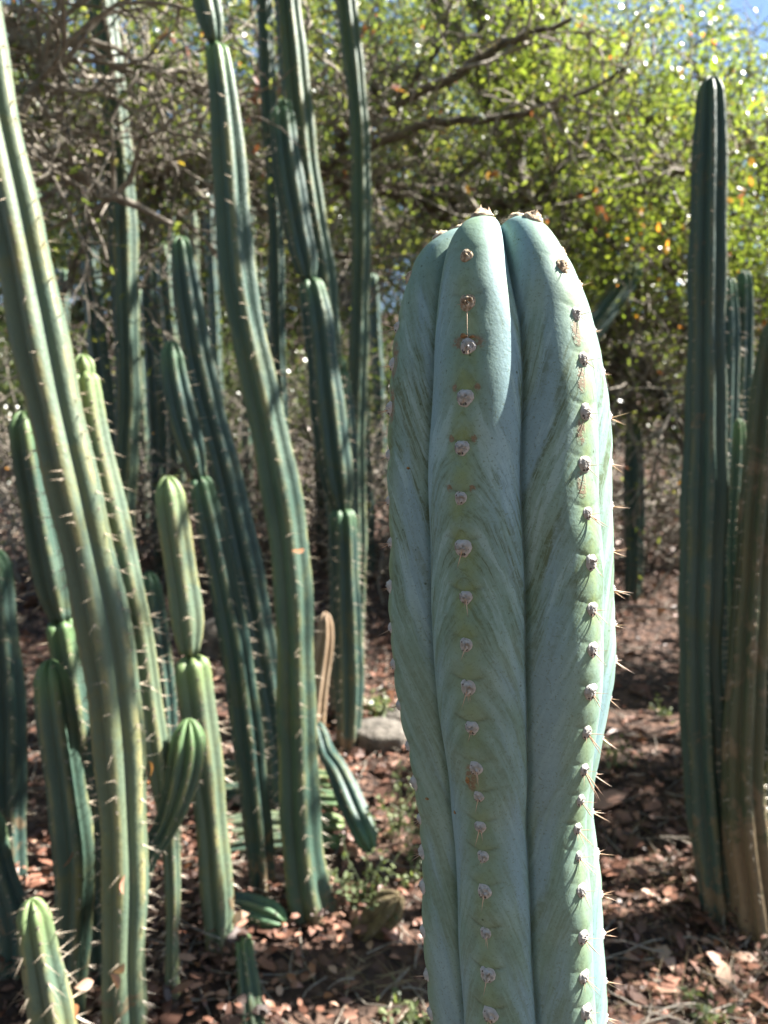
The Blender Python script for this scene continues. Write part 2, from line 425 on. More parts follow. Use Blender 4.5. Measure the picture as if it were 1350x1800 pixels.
def stem(path, n, phase, vr=0.63, p=0.95, spacing=0.038, spine=0.03, nsp=4, last=True, per=8, seedv=0, first=True):
    """path rows (x, y, z, r) from the top down. Returns the skin mesh and the areole and spine arrays."""
    r_ = np.random.default_rng(int(seedv * 100) + 31)
    D = catmull(path, 0.016)
    C, R = D[:, :3].copy(), D[:, 3].copy()
    seg = np.linalg.norm(np.diff(C, axis=0), axis=1)
    s = np.concatenate([[0], np.cumsum(seg)]); Lt = s[-1]
    R *= 1 + 0.045 * np.sin(s * 9 + seedv) + 0.035 * np.sin(s * 23 + 2 * seedv)
    wob = np.stack([np.sin(s * 7 + seedv * 1.7), np.sin(s * 8.3 + seedv * 2.9), 0 * s], -1) * 0.0035
    C = C + wob
    h = R[min(4, len(R) - 1)] * (1.25 if first else 0.7)
    # extra rings crowd into the dome
    sd_ = h * (1 - np.cos(np.linspace(0.02, math.pi / 2, 12)))
    sall = np.concatenate([sd_, s[s > h]])
    C = np.stack([np.interp(sall, s, C[:, k]) for k in range(3)], -1)
    R = np.interp(sall, s, R); s = sall
    dome = np.where(s < h, np.sqrt(np.clip(1 - ((h - s) / h) ** 2, 0.0, 1)), 1.0)
    if not last:
        e = Lt - s; k = R[-1] * 2.6
        dome = dome * np.where(e < k, 0.72 + 0.28 * np.sin(np.clip(e / k, 0, 1) * math.pi / 2), 1.0)
    R2 = R * dome
    T = norm(np.gradient(C, axis=0)); up, u, v = frame(T)
    M = n * per
    th = np.arange(M) * 2 * math.pi / M + phase
    tw = 0.07 * np.sin(s * 2.3 + seedv)
    ph = n * (th - phase) / 2
    f = np.abs(np.cos(ph)) ** p
    vrs = np.where(s < h, vr - 0.10 * (1 - s / h), vr)
    rr = vrs[:, None] + (1 - vrs)[:, None] * f[None]
    rr = rr * (1 + (f[None] ** 4) * 0.014 * np.sin(2 * math.pi * s / spacing)[:, None])
    rr = rr * (1 + 0.02 * r_.normal(size=(1, M)) * 0.6)
    ang = th[None] + tw[:, None]
    dirs = u[:, None] * np.sin(ang)[..., None] - v[:, None] * np.cos(ang)[..., None]
    ring = C[:, None] + dirs * (R2[:, None] * rr)[..., None]
    # the furrows between the ribs run over the top and dip into the growing point
    dip = np.where(s < h, (1 - s / h), 0)[:, None] * (1 - f[None]) * 0.30 * R[:, None]
    ring = ring - up[:, None] * dip[..., None]
    N = len(s)
    i = np.arange(N - 1)[:, None] * M; j = np.arange(M)[None]
    q = np.stack([i + j, i + M + j, i + M + (j + 1) % M, i + (j + 1) % M], -1).reshape(-1, 4)
    V = ring.reshape(-1, 3)
    top = C[0] - up[0] * R[0] * 0.10; bot = C[-1]
    V = np.vstack([V, top, bot])
    jj = np.arange(M)
    t1 = np.stack([np.full(M, N * M), jj, (jj + 1) % M], -1)
    t2 = np.stack([np.full(M, N * M + 1), (N - 1) * M + (jj + 1) % M, (N - 1) * M + jj], -1)
    crest = np.concatenate([np.tile(f, N), [0, 0]])
    tip = np.concatenate([np.repeat(s, M), [0, Lt]])
    along = np.concatenate([np.repeat(s, M) + 0.10 * (1 - np.tile(f, N)), [0, Lt]])
    basev = np.zeros(N)
    if last: basev = np.clip(1 - (Lt - s) / 0.45, 0, 1)
    basea = np.concatenate([np.repeat(basev, M), [0, basev[-1]]])
    me = mesh_np("stem", V, [q, np.concatenate([t1, t2])], {"crest": crest, "tip": tip, "along": along, "base": basea})
    # areoles on every crest
    AP, AN, AT, AS = [], [], [], []
    for k in range(n):
        c = 2 * math.pi * k / n + phase
        ss = np.arange(0.012 + r_.uniform(0, spacing * 0.6), Lt - 0.02, spacing)
        ss = np.clip(ss + r_.normal(0, spacing * 0.16, len(ss)), 0.005, Lt)
        x = np.interp(ss, s, np.arange(N)); i0 = np.clip(x.astype(int), 0, N - 1)
        d = u[i0] * np.sin(c + tw[i0])[:, None] - v[i0] * np.cos(c + tw[i0])[:, None]
        AP.append(C[i0] + d * (R2[i0] * 0.99)[:, None])
        tilt = np.where(ss < h, 1 - ss / h, 0)[:, None]
        AN.append(norm(d + up[i0] * tilt * 1.2)); AT.append(up[i0]); AS.append(ss)
    AP, AN, AT, AS = (np.concatenate(a) for a in (AP, AN, AT, AS))
    na = len(AP)
    w = rng.uniform(0.0022, 0.0034, na)
    tang = norm(np.cross(AN, AT))
    Vb = np.stack([AP + tang * w[:, None], AP + AT * w[:, None] * 1.2, AP - tang * w[:, None], AP - AT * w[:, None] * 1.2, AP + AN * w[:, None] * 0.8], 1).reshape(-1, 3)
    b = (np.arange(na) * 5)[:, None]
    Tb = np.concatenate([b + [[0, 1, 4]], b + [[1, 2, 4]], b + [[2, 3, 4]], b + [[3, 0, 4]]])
    B = np.repeat(AP, nsp, 0); Nn = np.repeat(AN, nsp, 0); Tt = np.repeat(AT, nsp, 0); ta = np.repeat(tang, nsp, 0)
    k = len(B)
    Dd = Nn + ta * r_.uniform(-0.9, 0.9, (k, 1)) - Tt * r_.uniform(-0.25, 0.85, (k, 1))
    Ls = spine * r_.uniform(0.3, 1.25, k) * np.clip(0.45 + np.repeat(AS, nsp) * 4, 0.4, 1)
    keep = r_.random(k) < np.repeat(r_.uniform(0.1, 0.85, na), nsp)
    sp = spikes(B[keep], Dd[keep], Ls[keep], 0.0009)
    return me, (Vb, Tb), sp

BASES = []
CACTUS_GROUP = "green columnar cacti in the thicket"
def cactus(label, segs, depth, mat, n=7, phase=0.0, base=None, name="columnar_cactus", spine=0.032, nsp=4, spacing=0.038, group=CACTUS_GROUP, raw=None, vr=0.63, seedv=None, per=8):
    """segs: list of segments from the top down, each a list of (px, py, width px[, depth]). The lowest one is carried on to the ground."""
    seedv = seedv if seedv is not None else len(label) * 1.37 + sum(map(ord, label)) % 97
    paths = []
    for sg in segs:
        rows = []
        for e in sg:
            d = e[3] if len(e) > 3 else depth
            rows.append([*P(e[0], e[1], d), 0.5 * e[2] * px_m(d)])
        paths.append(rows)
    if raw is None:
        mid_px = segs[-1][len(segs[-1]) // 2][0]
        phase = math.atan((675 - mid_px) / F) + 0.22 + 0.35 * (phase - 0.25)
        last = paths[-1][-1]; g = float(gz(last[0], last[1]))
        if last[2] > g - 0.02:
            prev = paths[-1][-2]
            if last[2] - g > 0.12:
                k = 0.35 * (last[2] - g) / max(0.05, prev[2] - last[2])
                ex, ey = (last[0] + (last[0] - prev[0]) * k, last[1])
            else: ex, ey = last[0], last[1]
            if base is not None:
                ex, ey = base
            g = float(gz(ex, ey))
            paths[-1].append([ex, ey, g - 0.06, last[3] * 1.03])
        foot = paths[-1][-1]
    else:
        paths = raw; foot = paths[-1][-1]
    loc = (foot[0], foot[1], float(gz(foot[0], foot[1])))
    root = thing(name, label, "cactus", loc, group)
    if loc[1] < 3.2: BASES.append((loc[0], loc[1], paths[-1][-1][3]))
    ar, spn = MB(), MB()
    for k, rows in enumerate(paths):
        me, a, sp = stem(rows, n, phase + 0.10 * k, vr, 0.95, spacing, spine, nsp, k == len(paths) - 1 and raw is None, per, seedv + k, k == 0)
        link("stem_segment" if len(paths) > 1 else "stem", me, mat, root)
        ar.add(a[0], a[1]); spn.add(sp[0], sp[1], a=sp[2])
    link("areoles", ar.mesh("areoles", True), M_DULLWOOL, root, "stuff")
    link("spines", spn.mesh("spines", False), M_SPINE, root, "stuff")
    return root

# near clump on the left
cactus("tall pale two-ridged cactus leaning left out of the picture, thickest of the left clump",
       [[(-62, -160, 84), (-45, -20, 86), (-20, 150, 88), (18, 350, 90), (72, 600, 94), (143, 900, 96), (195, 1200, 92), (224, 1500, 88), (218, 1720, 78)]], 1.50, M_PALE, 6, -1.2, spine=0.03, nsp=4)
cactus("slim sunlit cactus with a ring of fresh buds on top beside the thickest leaning one",
       [[(141, 622, 40, 1.57), (147, 650, 44, 1.57), (152, 664, 40, 1.57)], [(150, 652, 46, 1.57), (168, 760, 50, 1.57), (200, 920, 54, 1.57), (228, 1050, 52, 1.57), (256, 1200, 48, 1.61), (280, 1340, 42, 1.62), (299, 1460, 36, 1.63), (303, 1590, 30, 1.64), (300, 1650, 26, 1.65)]], 1.57, M_PALE, 5, 0.1, spine=0.028)
cactus("jointed green cactus with rounded top and a narrow waist, left of the leaning one",
       [[(42, 722, 50), (52, 800, 56), (72, 930, 62), (92, 1040, 62), (104, 1092, 52)], [(104, 1086, 54), (122, 1200, 58), (146, 1350, 56), (165, 1480, 52), (178, 1620, 46)]], 1.69, M_GREEN, 5, 0.05)
cactus("short thick shaded cactus with a faint green tip standing below the waisted one",
       [[(88, 1160, 58), (100, 1260, 72), (118, 1400, 78), (130, 1520, 76), (126, 1640, 66), (122, 1740, 58)]], 1.56, M_GREEN, 6, 0.22, spine=0.02)
cactus("small stubby cactus with long pale spines and yellow spines at its tip",
       [[(60, 1578, 62), (72, 1660, 74), (88, 1760, 80), (100, 1860, 82), (108, 1960, 80)]], 1.28, M_PALE, 6, 0.42, spine=0.04, nsp=4, spacing=0.026)
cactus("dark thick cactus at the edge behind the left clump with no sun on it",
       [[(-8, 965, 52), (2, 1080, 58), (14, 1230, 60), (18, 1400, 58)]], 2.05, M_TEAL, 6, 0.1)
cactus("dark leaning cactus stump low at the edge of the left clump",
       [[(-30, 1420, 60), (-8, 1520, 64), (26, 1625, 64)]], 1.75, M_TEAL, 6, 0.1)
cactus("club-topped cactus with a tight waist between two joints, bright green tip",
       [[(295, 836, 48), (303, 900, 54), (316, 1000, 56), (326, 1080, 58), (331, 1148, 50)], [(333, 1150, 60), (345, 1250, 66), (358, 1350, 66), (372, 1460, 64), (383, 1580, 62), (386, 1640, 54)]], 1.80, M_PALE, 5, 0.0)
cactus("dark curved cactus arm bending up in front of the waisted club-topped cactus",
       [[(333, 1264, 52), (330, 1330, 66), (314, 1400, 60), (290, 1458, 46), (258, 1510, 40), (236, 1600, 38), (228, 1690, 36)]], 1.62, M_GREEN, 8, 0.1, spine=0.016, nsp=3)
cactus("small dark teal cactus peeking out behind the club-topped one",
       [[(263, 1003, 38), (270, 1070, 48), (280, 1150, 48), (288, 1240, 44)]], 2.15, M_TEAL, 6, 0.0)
# middle clump
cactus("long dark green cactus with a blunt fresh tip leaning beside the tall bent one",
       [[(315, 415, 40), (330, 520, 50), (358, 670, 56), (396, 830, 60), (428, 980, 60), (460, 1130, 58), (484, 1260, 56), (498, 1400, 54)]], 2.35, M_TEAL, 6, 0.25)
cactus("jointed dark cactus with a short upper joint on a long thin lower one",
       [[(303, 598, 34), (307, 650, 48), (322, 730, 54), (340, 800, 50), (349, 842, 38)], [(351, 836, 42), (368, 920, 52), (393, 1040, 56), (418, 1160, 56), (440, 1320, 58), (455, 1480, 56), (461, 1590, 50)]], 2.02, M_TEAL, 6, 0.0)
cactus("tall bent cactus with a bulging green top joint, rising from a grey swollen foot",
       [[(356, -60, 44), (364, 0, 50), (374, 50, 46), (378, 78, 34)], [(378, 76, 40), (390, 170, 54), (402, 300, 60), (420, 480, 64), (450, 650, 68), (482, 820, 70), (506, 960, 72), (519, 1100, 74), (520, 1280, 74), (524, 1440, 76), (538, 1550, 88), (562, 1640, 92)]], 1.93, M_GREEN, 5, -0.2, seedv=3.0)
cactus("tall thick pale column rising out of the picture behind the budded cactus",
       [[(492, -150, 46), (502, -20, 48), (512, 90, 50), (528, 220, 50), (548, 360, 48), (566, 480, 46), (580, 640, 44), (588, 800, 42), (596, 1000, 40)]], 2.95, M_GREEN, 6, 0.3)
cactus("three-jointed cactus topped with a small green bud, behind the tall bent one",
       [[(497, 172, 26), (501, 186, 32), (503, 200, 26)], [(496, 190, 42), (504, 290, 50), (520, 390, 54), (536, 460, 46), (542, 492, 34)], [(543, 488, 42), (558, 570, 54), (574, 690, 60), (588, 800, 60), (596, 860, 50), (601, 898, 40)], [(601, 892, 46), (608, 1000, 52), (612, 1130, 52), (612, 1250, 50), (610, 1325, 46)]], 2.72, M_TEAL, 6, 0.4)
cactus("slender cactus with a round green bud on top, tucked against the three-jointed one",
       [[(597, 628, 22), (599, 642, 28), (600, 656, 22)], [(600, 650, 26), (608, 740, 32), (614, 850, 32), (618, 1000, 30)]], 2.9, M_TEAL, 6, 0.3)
# far columns among the trees
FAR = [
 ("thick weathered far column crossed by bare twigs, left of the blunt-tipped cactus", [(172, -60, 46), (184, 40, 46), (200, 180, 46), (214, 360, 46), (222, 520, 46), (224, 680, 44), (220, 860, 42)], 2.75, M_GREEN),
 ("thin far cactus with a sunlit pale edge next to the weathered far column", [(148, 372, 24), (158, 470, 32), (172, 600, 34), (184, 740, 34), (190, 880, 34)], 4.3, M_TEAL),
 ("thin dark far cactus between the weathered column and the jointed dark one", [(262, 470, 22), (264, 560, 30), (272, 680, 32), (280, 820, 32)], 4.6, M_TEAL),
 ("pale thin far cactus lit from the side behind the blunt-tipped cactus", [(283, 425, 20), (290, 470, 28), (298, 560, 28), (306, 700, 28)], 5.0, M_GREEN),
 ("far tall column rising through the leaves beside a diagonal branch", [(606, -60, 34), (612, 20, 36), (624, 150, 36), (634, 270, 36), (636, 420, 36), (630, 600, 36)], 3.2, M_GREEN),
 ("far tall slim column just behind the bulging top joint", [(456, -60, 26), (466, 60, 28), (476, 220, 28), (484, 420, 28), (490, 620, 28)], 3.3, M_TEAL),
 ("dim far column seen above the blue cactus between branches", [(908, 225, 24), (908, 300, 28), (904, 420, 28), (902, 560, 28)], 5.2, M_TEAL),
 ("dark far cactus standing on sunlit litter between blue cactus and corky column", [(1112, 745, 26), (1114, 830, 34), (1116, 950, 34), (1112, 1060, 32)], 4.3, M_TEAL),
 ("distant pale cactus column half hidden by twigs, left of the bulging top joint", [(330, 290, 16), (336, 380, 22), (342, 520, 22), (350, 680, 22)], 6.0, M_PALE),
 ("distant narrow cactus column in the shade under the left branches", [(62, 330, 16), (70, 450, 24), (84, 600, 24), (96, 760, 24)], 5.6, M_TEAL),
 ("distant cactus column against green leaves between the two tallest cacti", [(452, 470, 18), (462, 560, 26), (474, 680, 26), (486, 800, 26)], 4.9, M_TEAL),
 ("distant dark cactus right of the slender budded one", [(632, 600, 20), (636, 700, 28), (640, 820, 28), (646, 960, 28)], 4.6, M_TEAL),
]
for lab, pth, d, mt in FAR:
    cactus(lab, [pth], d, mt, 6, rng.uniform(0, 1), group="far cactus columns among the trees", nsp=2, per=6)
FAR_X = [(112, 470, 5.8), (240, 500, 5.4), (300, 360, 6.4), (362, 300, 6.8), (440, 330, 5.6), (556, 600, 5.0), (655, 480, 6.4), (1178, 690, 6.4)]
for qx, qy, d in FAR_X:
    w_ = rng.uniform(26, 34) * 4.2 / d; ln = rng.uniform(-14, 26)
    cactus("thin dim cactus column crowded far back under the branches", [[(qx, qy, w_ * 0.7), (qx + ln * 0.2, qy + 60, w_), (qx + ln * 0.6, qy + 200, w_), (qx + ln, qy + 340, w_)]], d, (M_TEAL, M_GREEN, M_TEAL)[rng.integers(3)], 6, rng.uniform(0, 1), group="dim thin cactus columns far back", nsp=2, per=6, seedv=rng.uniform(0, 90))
cactus("short leaning cactus arm slanting up beside the blue cactus under a dark limb",
       [[(1120, 462, 34, 4.0), (1098, 500, 42, 4.0), (1060, 556, 44, 3.95), (1000, 650, 44, 3.9), (960, 800, 44, 3.9), (950, 950, 44, 3.9)]], 3.9, M_TEAL, 6, 0.2)
# right clump
cactus("tall straight shaded cactus with tan corky scars and a tapered tip",
       [[(1248, 132, 40), (1249, 200, 55), (1248, 350, 60), (1244, 550, 66), (1240, 750, 74), (1236, 950, 78), (1234, 1150, 78), (1238, 1350, 76), (1252, 1500, 74), (1272, 1630, 66)]], 1.93, M_CORKY, 7, 0.27, spine=0.014, nsp=3)
cactus("slim dark cactus standing close behind the corky column, its top beside a twin",
       [[(1306, 474, 26), (1307, 560, 34), (1304, 700, 36), (1300, 860, 38), (1296, 1040, 38), (1292, 1250, 38)]], 2.3, M_TEAL, 6, 0.0)
cactus("slim cactus with a pale lit edge squeezed between the corky column and its dark neighbour",
       [[(1281, 486, 24), (1281, 560, 32), (1279, 720, 34), (1277, 900, 36), (1277, 1200, 38)]], 2.25, M_TEAL, 6, 0.35)
cactus("small slender cactus with bristly sunlit edges low behind the brown-patched one",
       [[(1297, 735, 18), (1298, 800, 26), (1296, 950, 30), (1294, 1150, 32)]], 2.1, M_GREEN, 6, 0.2)
cactus("brown-patched thick cactus on a woody tan foot at the right edge",
       [[(1366, 560, 48), (1358, 640, 58), (1344, 800, 62), (1328, 980, 66), (1314, 1150, 68), (1306, 1320, 70), (1312, 1450, 80), (1326, 1560, 88), (1336, 1660, 86)]], 1.86, M_WOODY, 7, 0.1, spine=0.02, nsp=3, seedv=5.0)
cactus("green cactus column with long pale spines rising behind the brown-patched one",
       [[(1372, 880, 40), (1368, 1000, 48), (1360, 1150, 50), (1350, 1300, 46), (1342, 1440, 40)]], 1.95, M_GREEN, 6, 0.1, spine=0.03)

M_TANWOOD = stem_material("tan_dead_wood", (0.27, 0.19, 0.12), (0.38, 0.28, 0.19), (0.40, 0.30, 0.21), (0.32, 0.22, 0.14), 0.5)
cactus("pale tan dead woody stem standing between the tall bent and the three-jointed cactus", [[(572, 1075, 26), (572, 1120, 34), (564, 1180, 38), (556, 1240, 40), (552, 1290, 40)]], 2.55, M_TANWOOD, 6, 0.2, spine=0.012, nsp=2, name="dead_cactus", group=None)
# fallen and broken stems
def ground_path(pts):
    rows = []
    for px, py, w in pts:
        g = G(px, py)
        r = 0.5 * w * px_m(g[1])
        rows.append([g[0], g[1], float(gz(g[0], g[1])) + r * 0.85, r])
    return rows
def fallen(label, pts, mat, **k):
    return cactus(label, [], 0, mat, raw=[ground_path(pts)], name="fallen_cactus", group="fallen cactus stems on the ground", **k)
fallen("thick dark teal cactus stem lying on its side by the tall bent cactus's foot", [(502, 1640, 46), (470, 1626, 54), (425, 1612, 52), (380, 1606, 46)], M_TEAL, spine=0.01)
fallen("fallen cactus stem pointing at the viewer with sunlit ridges", [(424, 1662, 38), (430, 1710, 42), (438, 1770, 46), (446, 1840, 48)], M_GREEN, spine=0.02)
fallen("pale fallen stem lying across behind the clump, farthest of four", [(600, 1392, 34), (520, 1384, 44), (430, 1376, 46), (360, 1372, 40)], M_PALE, spine=0.014)
fallen("fallen stem lying second behind the farthest pale one", [(610, 1424, 34), (540, 1422, 42), (470, 1416, 44), (380, 1410, 40)], M_GREEN, spine=0.014)
fallen("pale fallen stem lying third from the farthest, sunlit on top", [(604, 1462, 36), (530, 1466, 46), (450, 1470, 48), (370, 1480, 42)], M_PALE, spine=0.014)
fallen("dark fallen stem nearest to the club-topped cactus in the row of four", [(600, 1492, 28), (520, 1494, 34), (440, 1500, 36), (386, 1506, 32)], M_GREEN, spine=0.014)
def propped(label, pts, mat, n=6, **k):
    rows = []
    for px, py, w, d in pts:
        rows.append([*P(px, py, d), 0.5 * w * px_m(d)])
    return cactus(label, [], 0, mat, n=n, raw=[rows], name="broken_cactus", group="broken cactus pieces", **k)
propped("broken cactus arm hanging tip down with sunlit ridges near the weeds",
        [(655, 1498, 38, 2.10), (640, 1460, 46, 2.13), (615, 1405, 48, 2.2), (590, 1352, 42, 2.27), (570, 1318, 34, 2.34), (556, 1276, 34, 2.42)], M_TEAL, spine=0.008)
propped("dead olive-brown cactus stump leaning beside the grey swollen foot",
        [(700, 1574, 66, 1.86), (672, 1606, 72, 1.88), (640, 1640, 74, 1.90), (606, 1690, 70, 1.93)], M_CUT, spine=0.01)

# ------------------------------------------------------------------ the blue cactus in front
MD = 0.55
def build_main():
    tab = [(0, 421, 872), (14, 412, 872), (30, 404, 871), (48, 399, 870), (68, 400, 869), (88, 407, 868), (106, 419, 867), (122, 436, 866), (138, 462, 866), (151, 494, 867), (163, 532, 869), (175, 585, 873), (184, 640, 876), (190, 700, 878), (196, 800, 879), (199, 900, 880), (201, 1000, 882), (201, 1100, 884), (194, 1200, 887), (178, 1300, 888), (165, 1385, 887), (162, 1450, 893), (164, 1520, 898), (165, 1600, 901), (165, 1700, 907), (164, 1800, 912), (160, 2000, 921), (150, 2300, 930)]
    rows = []
    for r, py, cx in tab:
        q = P(cx, py, MD); rows.append([q[0], q[2], r * px_m(MD)])
    gx = rows[-1][0]
    rows = np.array(rows)
    rows = np.vstack([rows, [gx + 0.02, float(gz(gx, MD)) - 0.05, 0.058]])
    pts = np.column_stack([rows[:, 2], np.zeros(len(rows)), rows[:, 1], rows[:, 0]])      # (r, 0, z, cx)
    fine = catmull(pts[:27], 0.0014)
    coarse = catmull(pts[26:], 0.012)[1:]
    D = np.vstack([fine, coarse])
    r0, z0, cx = np.maximum(D[:, 0], 0), D[:, 2], D[:, 3]
    ztop = z0.max()
    # angular samples: dense on the four ribs that face the camera
    ph0 = math.radians(-24.5)
    half = math.pi / 6
    th, tt, rib = [], [], []
    for k in range(-3, 3):
        m = 40 if k in (-1, 0, 1, 2) else 14
        x = np.linspace(0, 1, m + 1)
        t = 0.35 * x + 0.65 * (0.5 - 0.5 * np.cos(math.pi * x))
        t = t ** 0.92
        s = np.concatenate([-t[::-1][:-1], t[:-1]])       # -1 .. <1
        th.append(ph0 + k * 2 * half + s * half); tt.append(s); rib.append(np.full(len(s), k))
    th, tt, rib = np.concatenate(th), np.concatenate(tt), np.concatenate(rib)
    M, N = len(th), len(r0)
    at = np.abs(tt)
    depth_from_top = np.clip((ztop - z0) / 0.075, 0, 1)[:, None]          # 0 in the dome
    s_arc = np.concatenate([[0], np.cumsum(np.hypot(np.diff(r0), np.diff(z0)))])
    f = 1 - at[None] ** (2.6 - 0.75 * depth_from_top)                       # fat ribs at the top, leaner below
    vr = 0.70 + 0.095 * depth_from_top
    inner = np.clip(s_arc / 0.045, 0, 1)[:, None]
    R = r0[:, None] * (vr + (1 - vr) * f)
    Z = np.repeat(z0[:, None], M, 1) - (1 - f) * 0.010 * (1 - depth_from_top) * inner
    # each rib tops out at its own height
    lift = {-3: 0.0, -2: -0.001, -1: -0.003, 0: 0.001, 1: 0.0015, 2: -0.002}
    lf = np.array([lift[int(k)] for k in rib])
    sm = np.cos(at * math.pi / 2) ** 0.8
    Z = Z + lf[None] * sm[None] * (1 - depth_from_top) * inner
    # gentle swelling along the flanks
    zz = z0[:, None]
    R = R * (1 + 0.012 * np.sin(zz * 31 + rib[None] * 2.1) * (1 - at[None]) + 0.006 * np.sin(zz * 74 + rib[None] * 1.3 + tt[None] * 2))
    # narrow cut at the bottom of each furrow
    ufur = (1 - at[None]) * half * np.maximum(R, 0.01)
    R = R - 0.0026 * np.exp(-(ufur / 0.0016) ** 2) * inner
    U = tt[None] * half * r0[:, None]
    mark = np.zeros((N, M)); scar = np.zeros((N, M))
    wobble = np.radians(1.3 * np.sin(z0 * 16 + 0.5) + 0.8 * np.sin(z0 * 41))[:, None] * depth_from_top
    fac = np.zeros(N)
    cpy = [438, 527, 608, 697, 787, 875, 962, 1050, 1132, 1208, 1282, 1355, 1410, 1467, 1522, 1585, 1662, 1737, 1806]
    rpy = [458, 546, 630, 722, 815, 902, 987, 1070, 1140, 1215, 1292, 1362, 1418, 1473, 1521, 1580, 1665, 1737, 1800]
    lpy = [480, 575, 640, 718, 800, 880, 955, 1030, 1103, 1170, 1240, 1310, 1375, 1440, 1500, 1560, 1640, 1715, 1785]
    epy = [440, 500, 580, 655, 735, 812, 890, 965, 1035, 1095, 1160, 1225, 1292, 1360, 1425, 1495, 1570, 1640, 1720, 1782]
    lists = {0: cpy, 1: rpy, -1: lpy, 2: epy, -2: [p + 18 for p in cpy], -3: [p - 20 for p in cpy]}
    sites = []
    for k, L in lists.items():
        ang = ph0 + k * 2 * half
        cols = np.where(rib == k)[0]
        j0 = cols[np.argmin(np.abs(tt[cols]))]
        for py in L:
            dep = MD - 0.08 * math.cos(ang)
            za = P(880, py, dep)[2]
            rows_ = np.where((z0 > za - 0.04) & (z0 < za + 0.05) & (s_arc > 0.03))[0]
            if len(rows_) < 4: continue
            ir = rows_[np.argmin(np.abs(z0[rows_] - za))]
            u = U[np.ix_(rows_, cols)]; dv = (z0[rows_] - za)[:, None]
            young = np.clip((za - (ztop - 0.06)) / 0.05, 0, 1)
            amp = (1 - 0.8 * young) * (0.55 if k == 1 else 0.8) * rng.uniform(0.5, 1.15)
            disp = -0.0011 * amp * np.exp(-(u / 0.010) ** 2 - (dv / 0.007) ** 2)
            disp = disp + 0.0009 * amp * np.exp(-(u / 0.0105) ** 2 - ((dv - 0.014) / 0.0085) ** 2)
            side = np.exp(-np.clip((np.abs(u) - 0.0085) / 0.003, 0, 9) ** 2)
            gl = np.exp(-((dv - (0.0030 + 0.34 * np.abs(u))) / 0.0010) ** 2) * side
            gl = gl * np.clip(np.abs(u) / 0.003, 0.3, 1)
            disp = disp - 0.0008 * amp * gl
            R[np.ix_(rows_, cols)] += disp
            mark[np.ix_(rows_, cols)] = np.maximum(mark[np.ix_(rows_, cols)], gl * amp)
            sites.append((k, py, ir, j0))
            if k == 1 and py in (546, 630, 722, 815):                     # beaded scabs run down the right-hand crest
                sc = np.exp(-((u + 0.004) / 0.0035) ** 2) * np.exp(-((dv + 0.013) / 0.0085) ** 4) * 0.75
                scar[np.ix_(rows_, cols)] = np.maximum(scar[np.ix_(rows_, cols)], sc)
            if k == 0 and py in (697, 787, 875):                          # tan ear-shaped scars beside the areoles
                sc = np.exp(-((np.abs(u) - 0.0075) / 0.0018) ** 2 - ((dv - 0.0058) / 0.0022) ** 2)
                scar[np.ix_(rows_, cols)] = np.maximum(scar[np.ix_(rows_, cols)], sc)
            if k == 0 and py in (608, 1355):
                sc = np.exp(-(u / 0.010) ** 2 - ((dv - 0.003) / 0.0045) ** 2)
                if py == 1355: sc = np.exp(-((u + 0.004) / 0.004) ** 2 - ((dv + 0.008) / 0.010) ** 2) * 0.8
                scar[np.ix_(rows_, cols)] = np.maximum(scar[np.ix_(rows_, cols)], sc)
            if k == -1 and py in (640, 718):
                sc = np.exp(-((u - 0.006) / 0.005) ** 2) * np.exp(-((dv - 0.002) / 0.013) ** 4) * 0.7
                scar[np.ix_(rows_, cols)] = np.maximum(scar[np.ix_(rows_, cols)], sc)
    itop = int(np.argmax(z0))
    for k, offs in ((0, (-0.004, 0.006)), (1, (-0.002, 0.016)), (-1, (0.0, 0.017)), (2, (-0.002,)), (-2, (0.0,)), (-3, (0.0,))):      # woolly areoles on the crown of each rib
        cols = np.where(rib == k)[0]; j0 = cols[np.argmin(np.abs(tt[cols]))]
        for o_ in offs:
            ir = int(np.argmin(np.abs(s_arc - s_arc[itop] - o_)))
            sites.append((10 + k, 380, ir, j0))
    A = th[None] + wobble
    X = cx[:, None] + R * np.sin(A); Y = MD - R * np.cos(A)
    Vx = np.stack([X, Y, Z], -1)
    i = np.arange(N - 1)[:, None] * M; j = np.arange(M)[None]
    q = np.stack([i + j, i + M + j, i + M + (j + 1) % M, i + (j + 1) % M], -1).reshape(-1, 4)
    attrs = {"side": U.ravel(), "high": np.repeat(z0, M), "ribid": np.tile(rib * 4.7 + 20.0, N), "across": np.tile(at, N), "mark": mark.ravel(), "scar": scar.ravel(),
             "young": np.repeat(np.clip((z0 - (ztop - 0.10)) / 0.07, 0, 1), M)}
    me = mesh_np("blue_cactus_skin", Vx.reshape(-1, 3), [q], attrs)
    foot = (float(cx[-1]), MD, float(gz(cx[-1], MD)))
    root = thing("blue_columnar_cactus", "fat blue-green columnar cactus with six rounded ribs, the sharp one in front of all others", "cactus", foot)
    link("stem", me, M_MAIN, root)
    # woolly areoles: three mesh variants shared between all sites
    wools = []; tan_wools = []
    for w in range(3):
        nu, nv = 14, 8
        vv = []
        for a in range(nv):
            el = a / (nv - 1) * math.pi / 2
            for b in range(nu):
                az = 2 * math.pi * b / nu
                k = 1 + 0.07 * math.sin(3 * az + w) + 0.035 * rng.normal()
                vv.append((math.cos(el) * math.cos(az) * 0.0042 * k, math.cos(el) * math.sin(az) * 0.0047 * k, math.sin(el) * 0.0024 * (1 + 0.28 * rng.normal()) - 0.0006))
        fc = [(a * nu + b, a * nu + (b + 1) % nu, (a + 1) * nu + (b + 1) % nu, (a + 1) * nu + b) for a in range(nv - 1) for b in range(nu)]
        mw = mesh_np("areole", np.array(vv), [np.array(fc)])
        mw.materials.append(M_WOOL); wools.append(mw)
